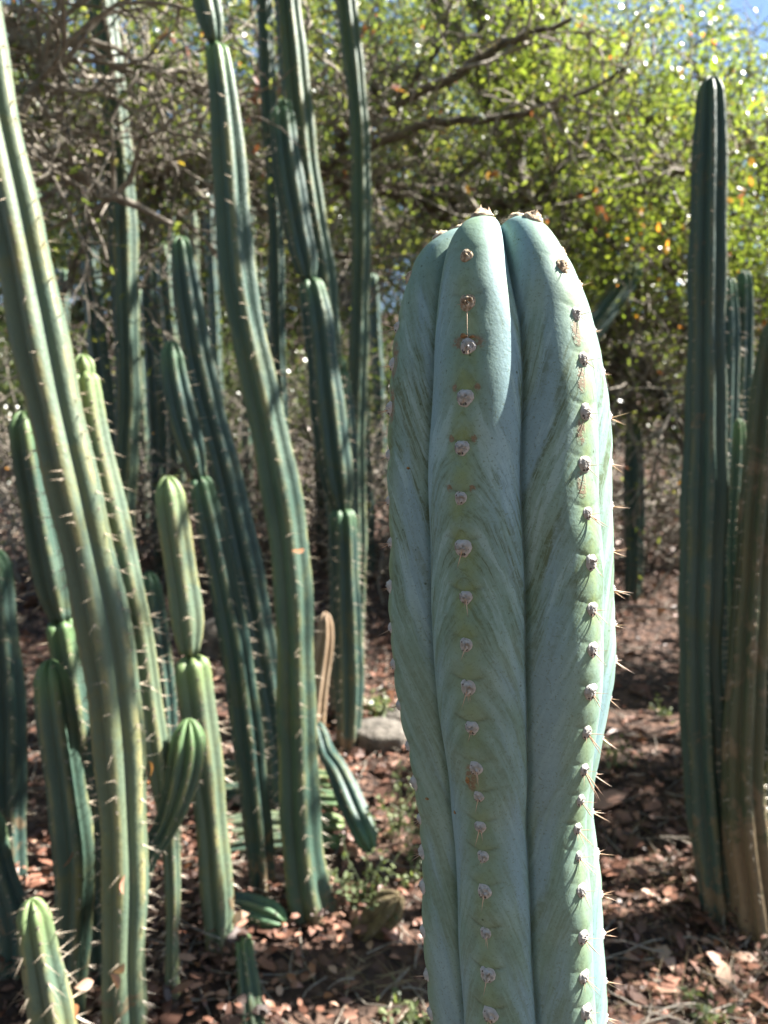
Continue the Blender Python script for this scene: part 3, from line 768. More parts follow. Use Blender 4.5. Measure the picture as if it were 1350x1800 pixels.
        mt_ = mw.copy(); mt_.materials.clear(); mt_.materials.append(M_TANWOOL); tan_wools.append(mt_)
    # one gently curved spine, one metre long, scaled per copy
    mb = MB(); tt_ = np.linspace(0, 1, 7)
    mb.tube(np.stack([0.03 * tt_ ** 2, 0 * tt_, tt_], -1), np.array([1, 0.92, 0.8, 0.66, 0.5, 0.3, 0.04]) * 0.034, 6, a=np.repeat(tt_ ** 3, 6))
    spine_me = mb.mesh("spine"); spine_me.materials.append(M_SPINE2)
    rs = random.Random(5)
    back = MB(); bsp = []
    for k, py, ir, j0 in sites:
        p = Vx[ir, j0]
        tz = Vx[max(ir - 5, 0), j0] - Vx[min(ir + 5, N - 1), j0]
        t = Vector(tz).normalized()
        a = A[ir, j0]
        rad = Vector((math.sin(a), -math.cos(a), 0))
        x = Vector((math.cos(a), math.sin(a), 0))
        nrm = x.cross(t).normalized()
        x = t.cross(nrm).normalized()
        crown_site = k >= 7
        if crown_site: k -= 10
        if k in (-2, -3) and not crown_site:
            w = 0.0042
            pv = np.array(p); xa, ta, na_ = (np.array(v_) for v_ in (x, t, nrm))
            back.add(np.array([pv + xa * w, pv + ta * w, pv - xa * w, pv - ta * w, pv + na_ * w * 0.7]), np.array([[0, 1, 4], [1, 2, 4], [2, 3, 4], [3, 0, 4]]))
            for _ in range(3): bsp.append((pv, np.array(nrm + x * rs.uniform(-0.8, 0.8) - t * rs.uniform(0, 1)), rs.uniform(0.008, 0.016)))
            continue
        m = Matrix((x, t, nrm)).transposed().to_4x4()
        m.translation = Vector(p)
        ar = link("areole", wools[rs.randrange(3)] if py > 530 else tan_wools[rs.randrange(3)], None, root)
        sc = (1.55 if crown_site else 1.15) * rs.uniform(0.78, 1.18) * (0.8 if py in (1410, 1467, 1473, 1521, 1418, 1522) else 1.0)
        ar.matrix_world = m @ Matrix.Scale(sc, 4)
        ar.matrix_parent_inverse = Matrix.Translation(-root.location)
        ar.matrix_basis = m @ Matrix.Scale(sc, 4)
        def spine(dx, dt, dn, L, thick=1.0):
            d = (x * dx + t * dt + nrm * dn).normalized()
            qm = d.to_track_quat('Z', 'X').to_matrix().to_4x4()
            qm.translation = Vector(p) + nrm * 0.0008 - t * 0.001 + x * dx * 0.0015
            o = bpy.data.objects.new("spine", spine_me); COL.objects.link(o)
            o.parent = ar
            o.matrix_parent_inverse = (Matrix.Translation(root.location) @ ar.matrix_parent_inverse @ ar.matrix_basis).inverted()
            th_ = thick * min(1.0, 0.016 / L) * L
            o.matrix_basis = qm @ Matrix.Diagonal((th_, th_, L, 1))
        yng = py < 500
        if crown_site:
            for _ in range(2): spine(rs.uniform(-0.8, 0.8), rs.uniform(-0.8, 0.5), 0.8, 0.005, 0.7)
        elif k == 0:
            if py == 527: spine(0.02, -1, 0.22, 0.026, 0.45); spine(-0.9, -0.1, 0.5, 0.006); spine(0.3, -0.5, 0.8, 0.006)
            elif not yng:
                for _ in range(rs.choice([1, 2, 3, 4])):
                    spine(rs.uniform(-0.35, 0.35), -1, rs.uniform(0.35, 0.8), rs.uniform(0.005, 0.013), 0.95)
        elif k == 1:
            if yng:
                for _ in range(3): spine(rs.uniform(-0.6, 0.6), -0.8, 0.6, 0.007)
            else:
                spine(0.75, 0.02, 0.7, rs.uniform(0.007, 0.012), 0.8)
                big = 1 if py < 900 else 3
                for _ in range(big):
                    spine(rs.uniform(-0.1, 0.45), -rs.uniform(0.55, 1.0), rs.uniform(0.5, 0.9), rs.uniform(0.008, 0.017) * (1.6 if py == 1362 else 1), 0.8)
                if py > 1000: spine(-0.55, -0.8, 0.5, rs.uniform(0.005, 0.010), 0.7)
        elif k == 2:
            for q_ in range(rs.choice([2, 3, 4]) if py > 560 else 1):
                spine(rs.uniform(-0.75, 0.35), -rs.uniform(-0.15, 0.8), 0.95, rs.uniform(0.007, 0.015) * (0.75 if py < 700 else 1.15), 1.0)
        else:
            for q_ in range(rs.choice([2, 3, 3])):
                spine(rs.uniform(-0.3, 0.6), -rs.uniform(-0.1, 0.6), 0.95, rs.uniform(0.006, 0.012), 0.8)
    # lower and rear areoles, out of sight from the front
    zlow = np.arange(0.16, Vx[..., 2][np.argmin(np.abs(z0 - P(880, 1815, MD)[2]))].mean(), 0.03)
    for k in range(-3, 3):
        ang = ph0 + k * 2 * half
        for zc in zlow:
            ir = int(np.argmin(np.abs(z0 - zc - 0.003 * k)))
            d = np.array([math.sin(ang), -math.cos(ang), 0]); pv = np.array([cx[ir], MD, z0[ir]]) + d * r0[ir] * 0.995
            xa = np.array([math.cos(ang), math.sin(ang), 0]); ta = np.array([0, 0, 1.0])
            back.add(np.array([pv + xa * 0.004, pv + ta * 0.004, pv - xa * 0.004, pv - ta * 0.004, pv + d * 0.003]), np.array([[0, 1, 4], [1, 2, 4], [2, 3, 4], [3, 0, 4]]))
            for _ in range(3): bsp.append((pv, d + xa * rs.uniform(-0.8, 0.8) - ta * rs.uniform(0, 1), rs.uniform(0.008, 0.018)))
    link("rear_areoles", back.mesh("rear_areoles"), M_WOOL, root, "stuff")
    sv = spikes(np.array([b[0] for b in bsp]), np.array([b[1] for b in bsp]), np.array([b[2] for b in bsp]), 0.0005)
    link("rear_spines", mesh_np("rear_spines", sv[0], [sv[1]], {"rnd": sv[2]}, False), M_SPINE2, root, "stuff")
    # crumbs of orange scab
    for (px_, py_, w_, h_) in ((822, 1370, 5, 8), (752, 1404, 5, 4), (718, 823, 4, 4), (800, 1428, 3, 4), (816, 590, 9, 5), (830, 592, 7, 4)):
        ray = P(px_, py_, 1.0) - CAM
        best = None
        for tq in np.linspace(0.43, 0.56, 400):
            pt = CAM + ray * tq
            ir = int(np.argmin(np.abs(z0[60:] - pt[2]))) + 60
            rr_ = math.hypot(pt[0] - cx[ir], pt[1] - MD); aa = math.atan2(pt[0] - cx[ir], -(pt[1] - MD))
            jj = int(np.argmin(np.abs(((th + wobble[ir] - aa) + math.pi) % (2 * math.pi) - math.pi)))
            if rr_ < R[ir, jj]: best = pt; break
        if best is None: continue
        vv = []; nu = 9
        for b in range(nu):
            az = 2 * math.pi * b / nu; kk = rs.uniform(0.7, 1.15)
            vv.append((math.cos(az) * w_ * kk * px_m(0.48), 0.0003, math.sin(az) * h_ * kk * px_m(0.48)))
        vv += [(v_[0] * 0.55, -0.0011 * rs.uniform(0.6, 1.2), v_[2] * 0.55) for v_ in vv] + [(0, -0.0012, 0)]
        fc = [(b, (b + 1) % nu, nu + (b + 1) % nu, nu + b) for b in range(nu)]
        tr = [(nu + b, nu + (b + 1) % nu, 2 * nu) for b in range(nu)]
        link("scab", mesh_np("scab", np.array(vv) + best, [np.array(fc), np.array(tr)]), M_SCAB, root)
build_main()

# ------------------------------------------------------------------ trees
def wander(start, d, length, steps, bend, droop=0.0):
    pts = [np.array(start, float)]; d = norm(np.asarray(d, float))
    for _ in range(steps):
        d = norm(d + rng.normal(0, bend, 3) + np.array([0, 0, -droop]))
        pts.append(pts[-1] + d * length / steps)
    return np.array(pts), d

def tree(name, label, trunk, limbs, twigs=200, twig_len=(0.35, 0.9), leaf_n=4000, leaf_size=0.035, leaf_mat=None, sub=3, group=None, twig_mat=None, trunk_r=(0.12, 0.08), droop=0.03,
         spread=0.07, crown=None, kinky=0.28, twig_r=0.006, keep=None, width=0.42, simple=False, limb_mat=None):
    """trunk: world points; limbs: list of (points with radius). Twigs start on the limbs; leaves sit on the twigs and in clumps through the crown."""
    root = thing(name, label, "tree", (trunk[0][0], trunk[0][1], float(gz(trunk[0][0], trunk[0][1]))), group)
    mb = MB(); t = catmull([[*p, 0] for p in trunk], 0.12)[:, :3]
    rr = np.linspace(trunk_r[0], trunk_r[1], len(t)) * (1 + 0.10 * np.sin(np.arange(len(t)) * 1.7))
    rr[0] *= 1.25
    mb.tube(t + rng.normal(0, 0.006, t.shape), rr, 9)
    link("trunk", mb.mesh("trunk"), M_BARK, root)
    src = []
    for L in limbs:
        L = catmull(L, 0.07)
        jit = rng.normal(0, 0.010, (len(L), 3)); jit[0] = 0
        m2 = MB(); m2.tube(L[:, :3] + jit, np.maximum(L[:, 3], 0.004), 7)
        link("limb", m2.mesh("limb"), limb_mat or M_BARK, root)
        k = np.linspace(0, 1, len(L))
        src += [(p[:3], p[3]) for p, q in zip(L, k) if q > 0.12]
    tw = MB(); sites = []; sdir = []
    nodes = rng.integers(len(src), size=max(12, twigs // 5))
    for _ in range(twigs):
        p, r = src[nodes[rng.integers(len(nodes))]]
        d = rng.normal(0, 1, 3); d[2] = d[2] * 0.75 + 0.15
        ln = rng.uniform(*twig_len)
        pts, dd = wander(p, d, ln, 9, kinky, droop)
        r0 = min(r * 0.7, twig_r * rng.uniform(0.6, 1.4) * (0.5 + ln))
        tw.tube(pts, np.linspace(r0, 0.0012, len(pts)), 4)
        sites += list(pts[4:]); sdir += list(np.gradient(pts, axis=0)[4:])
        for _s in range(sub):
            i = rng.integers(2, 9)
            d2 = norm(pts[i] - pts[i - 1]) + rng.normal(0, 0.8, 3)
            p2, _d = wander(pts[i], d2, ln * rng.uniform(0.25, 0.6), 6, kinky, droop)
            tw.tube(p2, np.linspace(r0 * 0.55, 0.001, len(p2)), 3)
            sites += list(p2[2:]); sdir += list(np.gradient(p2, axis=0)[2:])
    if tw.n: link("twigs", tw.mesh("twigs"), twig_mat or M_BARK, root, "stuff")
    if leaf_n:
        if crown is not None:
            cen, rad, ncl, clump = crown
            c = norm(rng.normal(size=(ncl, 3))) * (rng.random((ncl, 1)) ** 0.45) * np.array(rad) + np.array(cen)
            idx = rng.integers(ncl, size=leaf_n)
            scl = rng.uniform(0.5, 1.4, ncl)[idx][:, None]
            pos = c[idx] + rng.normal(0, 1, (leaf_n, 3)) * np.array([1, 1, 0.7]) * clump * scl
            shade = rng.uniform(-0.22, 0.22, ncl)[idx]
        else:
            idx = rng.integers(len(sites), size=leaf_n)
            pos = np.array(sites)[idx] + rng.normal(0, spread, (leaf_n, 3))
            shade = rng.uniform(-0.15, 0.15, len(sites))[idx]
        if keep is not None:
            kk = keep(pos); pos, shade = pos[kk], shade[kk]
        n = len(pos)
        dirs = rng.normal(0, 1, (n, 3)); nr = rng.normal(0, 0.8, (n, 3)) + np.array([0, 0, 0.7])
        rnd = np.clip(rng.random(n) * 0.9 + shade, 0, 0.90)
        hot = rng.random(n) < 0.012
        rnd = np.where(hot, rng.uniform(0.93, 1, n), rnd)
        L = leaf_size * rng.uniform(0.6, 1.35, n)
        v, tr, qd, a = leaves(pos, dirs, nr, L, L * width, rnd, simple=simple)
        link("leaves", mesh_np("leaves", v, [tr, qd], {"rnd": a}, True), leaf_mat or M_LEAF, root, "stuff")
    return root

def limb_px(pts):
    return [[*P(px, py, d), 0.5 * w * px_m(d)] for px, py, d, w in pts]

# where sunlight comes through the crowns: photo pixel, depth (0 = on the ground), radius of the opening in metres
LIT = [(566, 1100, 2.55, 0.10), (690, 1600, 1.86, 0.07), (470, 1620, 0, 0.05), (1000, 700, 0.50, 0.30), (1040, 1000, 0.50, 0.30), (1040, 1400, 0.50, 0.26), (1040, 1750, 0.50, 0.24), (900, 450, 0.50, 0.26),
       (0, 120, 1.5, 0.14), (30, 300, 1.5, 0.14), (70, 480, 1.5, 0.14), (100, 650, 1.5, 0.12), (140, 800, 1.5, 0.10), (185, 950, 1.5, 0.06),
       (160, 700, 1.6, 0.07), (190, 850, 1.6, 0.07), (215, 1000, 1.6, 0.06), (252, 1180, 1.6, 0.06), (278, 1300, 1.6, 0.05), (303, 1550, 1.63, 0.05),
       (70, 830, 1.69, 0.05), (100, 970, 1.69, 0.06), (125, 1140, 1.69, 0.05), (150, 1300, 1.69, 0.05), (172, 1500, 1.69, 0.05),
       (300, 880, 1.80, 0.07), (322, 1000, 1.80, 0.06), (338, 1110, 1.80, 0.05), (355, 1210, 1.80, 0.07), (372, 1400, 1.80, 0.07), (388, 1560, 1.80, 0.06), (82, 1700, 1.28, 0.16),
       (372, 20, 1.93, 0.06), (400, 120, 1.93, 0.06), (415, 270, 1.93, 0.07), (440, 540, 1.93, 0.06), (470, 690, 1.93, 0.07), (502, 880, 1.93, 0.06), (528, 1010, 1.93, 0.05), (540, 1240, 1.93, 0.04), (548, 1560, 1.9, 0.07),
       (525, 60, 2.95, 0.12), (545, 200, 2.95, 0.10), (560, 330, 2.95, 0.06), (515, 280, 2.72, 0.05), (562, 530, 2.72, 0.05), (592, 750, 2.72, 0.08), (606, 950, 2.72, 0.06),
       (195, 120, 2.75, 0.1), (205, 260, 2.75, 0.08), (225, 480, 2.75, 0.07), (620, 100, 3.2, 0.09), (165, 520, 4.3, 0.1), (430, 1730, 0, 0.09), (632, 1420, 2.15, 0.09), (575, 1465, 0, 0.12), (420, 1385, 0, 0.12), (575, 1400, 0, 0.1), (430, 1470, 0, 0.08), (660, 1290, 0, 0.14), (665, 1215, 0, 0.12),
       (1150, 930, 0, 0.30), (1140, 1000, 0, 0.22), (1110, 1290, 0, 0.12), (1170, 1560, 0, 0.14), (1200, 1640, 0, 0.10), (1260, 1790, 0, 0.14), (620, 1760, 0, 0.10), (60, 1540, 0, 0.10),
       (480, 1180, 0, 0.10), (420, 1290, 0, 0.10), (560, 1230, 0, 0.12), (700, 1620, 0, 0.09), (90, 900, 0, 0.3), (480, 720, 0, 0.4), (330, 800, 0, 0.3), (1300, 1480, 1.85, 0.03), (1345, 1420, 1.9, 0.07)]
LITP = [(G(a, b) if d == 0 else P(a, b, d), rad * (1.75 if 1.2 < d < 3.3 else 1.6 if d == 0 else 1.2)) for a, b, d, rad in LIT]
def gap(p, framed=True):
    """True where a crown keeps its leaves: everywhere but along the sun's path to the lit places."""
    k = np.ones(len(p), bool)
    for tgt, rad in LITP:
        v = p - tgt; al = v @ SUN
        k &= np.linalg.norm(v - al[:, None] * SUN, axis=1) > rad
    if not framed: return k
    el = (p[:, 2] - 1.5) / p[:, 1]
    return k & ~((p[:, 0] / p[:, 1] < 0.53) & (el < 0.7))

# the spreading tree whose trunk stands behind the blue cactus
tp = P(905, 640, 5.0); tg = float(gz(tp[0], 5.0))
trunk1 = [(tp[0] + 0.1, 5.0, tg - 0.15), (tp[0] + 0.03, 5.0, tg + 0.6), (tp[0], 5.0, 2.0)]
treeA = tree("spreading_tree", "dark-barked spreading tree with low crooked limbs and a tangle of bare grey twigs", trunk1, [
    limb_px([(905, 660, 5.0, 60), (880, 480, 4.9, 46), (820, 388, 4.7, 40), (740, 352, 4.5, 36), (650, 322, 4.3, 30), (540, 300, 4.1, 24), (400, 292, 3.9, 20), (280, 318, 3.7, 14)]),
    limb_px([(905, 660, 5.0, 60), (980, 600, 4.8, 42), (1060, 572, 4.6, 34), (1150, 572, 4.5, 32), (1210, 592, 4.4, 28), (1300, 640, 4.3, 20), (1400, 650, 4.2, 12)]),
    limb_px([(650, 322, 4.3, 24), (600, 250, 4.2, 20), (690, 180, 4.1, 18), (800, 128, 4.0, 16), (880, 85, 3.9, 14), (1000, 40, 3.8, 9)]),
    limb_px([(560, 305, 4.1, 22), (480, 220, 4.0, 16), (380, 170, 3.9, 12), (260, 120, 3.8, 9)]),
    limb_px([(880, 480, 4.9, 34), (960, 330, 4.7, 24), (1050, 250, 4.5, 18), (1160, 200, 4.3, 12)]),
    limb_px([(905, 660, 5.0, 40), (1010, 690, 4.6, 26), (1100, 640, 4.3, 22), (1160, 690, 4.2, 20), (1210, 760, 4.1, 14)]),
    limb_px([(1060, 572, 4.6, 24), (1110, 640, 4.4, 18), (1170, 720, 4.2, 14), (1205, 800, 4.1, 10)]),
    limb_px([(560, 305, 4.1, 20), (640, 262, 4.0, 18), (760, 216, 3.9, 15), (900, 205, 3.8, 12), (1000, 172, 3.75, 9), (1100, 120, 3.7, 5)]),
    limb_px([(820, 388, 4.7, 24), (900, 362, 4.5, 20), (1010, 352, 4.3, 16), (1120, 332, 4.1, 12), (1200, 298, 4.0, 7)]),
    limb_px([(300, 316, 3.7, 16), (220, 252, 3.6, 13), (140, 232, 3.5, 10), (60, 196, 3.4, 6)]),
    limb_px([(430, 292, 3.9, 16), (470, 380, 3.9, 12), (560, 425, 3.9, 9), (640, 470, 3.9, 5)]),
    limb_px([(700, 178, 4.1, 15), (760, 90, 4.0, 12), (800, 0, 4.0, 9), (820, -80, 4.0, 6)]),
    limb_px([(285, 318, 3.7, 14), (200, 352, 3.6, 12), (140, 425, 3.5, 10), (110, 530, 3.5, 6)]),
    limb_px([(980, 600, 4.8, 26), (1050, 682, 4.4, 18), (1130, 724, 4.2, 14), (1210, 742, 4.1, 8)]),
    limb_px([(820, 388, 4.7, 30), (720, 250, 4.6, 22), (640, 110, 4.5, 16), (580, -20, 4.4, 12)]),
], twigs=430, twig_len=(0.35, 1.0), leaf_n=12000, leaf_size=0.035, leaf_mat=M_LEAF, sub=4, twig_mat=M_TWIG, trunk_r=(0.15, 0.12), spread=0.06, twig_r=0.011, keep=lambda p: gap(p, False))

# its upper crown, unseen above the frame, added to shade the clump
def overhead():
    zt = lambda y: 1.5 + 0.645 * np.maximum(y, 2.2)
    tw = MB(); ends = []
    for k, (ex, ey) in enumerate([(-2.2, 2.8), (-1.2, 1.6), (0.3, 1.3), (1.6, 2.0), (2.2, 3.0), (-0.6, 2.8)]):
        e = np.array([ex, ey, zt(ey) + 0.45]); st = np.array([tp[0], 5.0, 2.0]); mid = np.array([0.55 * tp[0] + 0.45 * ex, 0.5 * (5.2 + ey) + 0.4, zt(4.8) + 0.35])
        L = catmull([[*st, 0.075], [tp[0], 5.15, 3.4, 0.06], [*mid, 0.045], [*e, 0.012]], 0.1)
        m2 = MB(); m2.tube(L[:, :3] + rng.normal(0, 0.008, (len(L), 3)), L[:, 3], 7)
        link("limb", m2.mesh("limb"), M_BARK, treeA)
    n, ncl = 54000, 190
    cy = rng.uniform(0.5, 3.5, ncl); cx_ = rng.uniform(-1, 1, ncl) * (2.6 + 0.2 * np.abs(cy)) + 0.1
    c = np.stack([cx_, cy, zt(cy) + rng.uniform(0.3, 1.5, ncl)], -1)
    idx = rng.integers(ncl, size=n)
    pos = c[idx] + rng.normal(0, 0.2, (n, 3)) * rng.uniform(0.6, 1.4, ncl)[idx][:, None] * np.array([1, 1, 0.6])
    pos = pos[(pos[:, 2] > zt(pos[:, 1]) + 0.05) & gap(pos, False)]; n = len(pos)
    L = 0.05 * rng.uniform(0.6, 1.35, n)
    v, tr, qd, a = leaves(pos, rng.normal(size=(n, 3)), rng.normal(0, 0.8, (n, 3)) + [0, 0, 0.7], L, L * 0.5, rng.uniform(0, 0.9, n), simple=True)
    link("leaves", mesh_np("leaves", v, [tr, qd], {"rnd": a}), M_LEAF, treeA, "stuff")
overhead()

# bare branches reaching in from a tree standing left of the frame
tx, ty = -2.15, 3.0
trunk0 = [(tx, ty, float(gz(tx, ty)) - 0.1), (tx + 0.05, ty, 1.6), (tx + 0.1, ty, 2.6)]
tree("bare_tree", "bare twiggy tree reaching in with pale crooked branches from the left edge", trunk0, [
    [[tx + 0.1, ty, 2.6, 0.06]] + limb_px([(-40, 30, 2.9, 32), (20, 50, 2.6, 30), (70, 84, 2.45, 24), (94, 112, 2.4, 18)]),
    limb_px([(92, 105, 2.4, 19), (62, 150, 2.4, 17), (32, 205, 2.4, 15), (10, 260, 2.4, 10)]),
    [[tx + 0.07, ty, 2.1, 0.06]] + limb_px([(-30, 225, 2.7, 28), (50, 262, 2.6, 26), (130, 300, 2.6, 20), (200, 345, 2.6, 16), (300, 380, 2.7, 9)]),
    limb_px([(85, 100, 2.8, 12), (110, 200, 2.9, 10), (190, 240, 3.0, 8), (300, 250, 3.1, 5)]),
    [[tx + 0.1, ty, 2.5, 0.05]] + limb_px([(40, 330, 3.6, 16), (150, 300, 3.6, 14), (280, 300, 3.6, 10), (420, 260, 3.6, 7)]),
], twigs=230, twig_len=(0.25, 0.8), leaf_n=1800, leaf_size=0.03, leaf_mat=M_LEAF, sub=5, twig_mat=M_TWIG, trunk_r=(0.10, 0.07), kinky=0.27, twig_r=0.009, limb_mat=M_TWIG)

# leafy yellow-green tree at the upper right
bx, by = 2.75, 4.9
trunkB = [(bx, by, float(gz(bx, by)) - 0.1), (bx - 0.1, by, 1.7), (bx - 0.25, by - 0.05, 2.5)]
def keep_b(p):
    px = 675 + F * p[:, 0] / p[:, 1]; el = (p[:, 2] - 1.5) / p[:, 1]
    top = np.interp(px, [500, 900, 1150, 1230, 1290, 1350, 1500], [0.70, 0.70, 0.62, 0.565, 0.535, 0.50, 0.46])
    return (el < top + rng.normal(0, 0.02, len(p))) & gap(p, False)
treeB = tree("leafy_tree", "leafy tree with glossy yellow-green leaves and a few orange ones against the blue sky", trunkB, [
    [[bx - 0.25, by - 0.05, 2.4, 0.05], [1.9, 4.6, 2.75, 0.04], [1.3, 4.4, 3.1, 0.028], [0.7, 4.2, 3.45, 0.012]],
    [[bx - 0.2, by, 2.2, 0.05], [2.0, 4.5, 2.4, 0.035], [1.4, 4.2, 2.55, 0.02], [0.9, 4.0, 2.7, 0.01]],
    [[bx - 0.25, by, 2.5, 0.05], [2.3, 4.7, 3.1, 0.035], [1.95, 4.6, 3.5, 0.018], [1.7, 4.5, 3.75, 0.008]],
    [[1.3, 4.4, 3.1, 0.026], [1.0, 4.5, 3.6, 0.018], [0.5, 4.6, 4.1, 0.01]],
    [[bx - 0.2, by, 2.3, 0.05], [2.6, 4.2, 2.6, 0.03], [2.2, 3.7, 2.8, 0.015]],
], twigs=420, twig_len=(0.3, 0.8), leaf_n=26000, leaf_size=0.033, leaf_mat=M_LEAF_NEAR, sub=4, spread=0.075, trunk_r=(0.09, 0.06), twig_r=0.005, keep=keep_b)

# one leaf mesh per tint for leaves that show singly
def one_leaf(name, mat, rnd, L=1.0, W=0.45, curl=0.3):
    t = np.linspace(0, 1, 7); w = np.array([0.03, 0.62, 0.95, 1.0, 0.82, 0.45, 0.0]) * W * 0.5
    z = -curl * 0.35 * (t - 0.3) ** 2
    V, Fq = [], []
    for k in range(7):
        V += [(t[k] * L, -w[k], z[k] + 0.25 * w[k]), (t[k] * L, 0, z[k]), (t[k] * L, w[k], z[k] + 0.25 * w[k])]
    for k in range(6):
        Fq += [(3 * k, 3 * k + 3, 3 * k + 4, 3 * k + 1), (3 * k + 1, 3 * k + 4, 3 * k + 5, 3 * k + 2)]
    me = mesh_np(name, np.array(V), [np.array(Fq)], {"rnd": np.full(len(V), rnd)})
    me.materials.append(mat); return me
GLEAVES = [one_leaf("leaf", M_LEAF_NEAR, r) for r in (0.3, 0.6, 0.8)]
OLEAVES = [one_leaf("leaf", M_LEAF_NEAR, 0.96), one_leaf("leaf", M_RED, 0.3), one_leaf("leaf", M_RED, 0.9)]
def put_leaf(me, loc, size, parent=None, flat=False, name="leaf"):
    o = bpy.data.objects.new(name, me); COL.objects.link(o)
    if flat: e = (rng.normal(0, 0.35), rng.normal(0, 0.35), rng.uniform(0, 6.28))
    else: e = tuple(rng.uniform(0, 6.28, 3))
    if parent is not None:
        o.parent = parent; o.matrix_parent_inverse = Matrix.Translation(-parent.location)
    o.location = Vector([float(c) for c in loc]); o.rotation_euler = e; o.scale = (size,) * 3
    return o
for _ in range(210):
    px_, py_ = rng.uniform(900, 1350), rng.uniform(40, 430)
    if px_ > 1225 and py_ < 40 + (px_ - 1225) * 0.5 + 40: continue
    if rng.random() < (py_ - 200) / 500: continue
    p = P(px_, py_, rng.uniform(3.7, 4.5))
    put_leaf(GLEAVES[rng.integers(3)], p, rng.uniform(0.045, 0.075), treeB)
for px_, py_ in ((1040, 355), (1052, 365), (1060, 375), (862, 300), (858, 310), (866, 316), (1120, 375), (1130, 380), (1180, 440), (1175, 430), (940, 190), (1160, 415), (1310, 255), (1320, 275), (1300, 350), (1290, 355), (1320, 310), (1295, 320), (825, 338), (875, 72), (1012, 45), (690, 150), (715, 165)):
    for _ in range(2):
        p = P(px_ + rng.normal(0, 5), py_ + rng.normal(0, 5), rng.uniform(3.5, 3.8))
        put_leaf(OLEAVES[rng.integers(3)], p, rng.uniform(0.035, 0.055), treeB)

for px_, py_ in ((450, 160), (470, 140), (485, 175), (505, 150), (440, 215), (455, 250), (470, 290), (520, 165), (460, 205), (300, 60), (330, 110), (440, 180), (620, 30), (655, 30), (640, 80)):
    for _ in range(3):
        put_leaf(OLEAVES[1], P(px_ + rng.normal(0, 12), py_ + rng.normal(0, 12), rng.uniform(3.3, 3.9)), rng.uniform(0.03, 0.055), treeA)

# crown that shades the clearing, just off the right side of the frame
sx_, sy_ = 4.3, 2.6
tree("shade_tree", "tall leafy shade tree standing beyond the right edge of the clearing", [(sx_, sy_, float(gz(sx_, sy_)) - 0.1), (sx_, sy_, 1.7), (sx_ - 0.1, sy_, 2.9)], [
    [[sx_ - 0.1, sy_, 2.8, 0.07], [3.6, 2.4, 3.5, 0.05], [3.0, 2.2, 4.1, 0.025], [2.6, 2.0, 4.7, 0.01]],
    [[sx_ - 0.1, sy_, 2.8, 0.07], [4.3, 2.0, 3.6, 0.05], [4.1, 1.5, 4.4, 0.02]],
    [[sx_ - 0.1, sy_, 2.8, 0.07], [4.4, 3.1, 3.5, 0.05], [4.2, 3.6, 4.3, 0.02]],
    [[sx_ - 0.1, sy_, 2.8, 0.07], [4.8, 2.5, 3.8, 0.05], [5.2, 2.6, 4.8, 0.02]],
], twigs=110, twig_len=(0.4, 0.9), leaf_n=33000, leaf_size=0.06, leaf_mat=M_LEAF, sub=2, crown=((4.0, 2.55, 4.0), (2.0, 1.45, 1.9), 105, 0.19), simple=True, trunk_r=(0.12, 0.09), keep=gap)

# unseen trees added opposite the thicket to cut the sky fill
for lab, x, y, rx, rz in (("broad leafy tree added out of view to cut sky light, opposite the left clump", -2.6, -3.4, 2.0, 2.3), ("broad leafy tree added out of view to cut sky light, opposite the corky column", 2.3, -4.2, 2.1, 2.4), ("tall leafy tree added far out of view to cut sky light", -0.3, -7.0, 2.6, 3.0)):
    g = float(gz(x, y)); cz = g + 1.0 + rz
    limbs = [[[x, y, g + 1.2, 0.07], [x + math.cos(a) * rx * 0.4, y + math.sin(a) * rx * 0.4, g + 2.2, 0.05], [x + math.cos(a) * rx * 0.8, y + math.sin(a) * rx * 0.8, cz + 0.4, 0.015]] for a in (0.3, 1.7, 3.0, 4.3, 5.5)]
    tree("evergreen_tree", lab, [(x, y, g - 0.1), (x, y, g + 0.7), (x, y, g + 1.4)], limbs, twigs=30, leaf_n=14000, leaf_size=0.13, sub=1, simple=True, crown=((x, y, cz), (rx, rx, rz), 120, 0.3), group="unseen trees added to cut sky light", width=0.5, trunk_r=(0.13, 0.09), leaf_mat=M_LEAF_DARK)

# trees closing the view behind
def keep_bg(p):
    px = 675 + F * p[:, 0] / p[:, 1]; el = (p[:, 2] - 1.5) / p[:, 1]
    top = np.interp(px, [1100, 1200, 1240, 1290, 1350, 1500], [0.75, 0.66, 0.57, 0.52, 0.48, 0.44])
    return (el < top) & (p[:, 2] > gz(p[:, 0], p[:, 1]) + 0.1)
BG = [("evergreen_tree", "dense dark evergreen far behind the left clump of cacti", -5.2, 9.0, 2.2, 3.3, 21000),
      ("evergreen_tree", "broad green tree far behind the weathered cactus column", -2.6, 10.5, 2.1, 3.6, 21000),
      ("evergreen_tree", "broad green tree far behind the two tallest cacti", -0.6, 9.2, 1.9, 3.3, 21000),
      ("evergreen_tree", "dense tree far behind the blue cactus's top", 1.4, 10.5, 2.1, 3.3, 21000),
      ("evergreen_tree", "low broad tree far behind the corky column", 3.6, 9.4, 2.1, 2.6, 21000),
      ("evergreen_tree", "tall tree on the slope at the back between the others", -1.4, 14.5, 3.2, 4.6, 21000),
      ("evergreen_tree", "wide tree on the slope at the back on the right", 4.2, 14.0, 3.0, 3.2, 18000),
      ("evergreen_tree", "wide tree on the slope at the back on the left", -6.4, 14.5, 3.2, 4.6, 18000)]
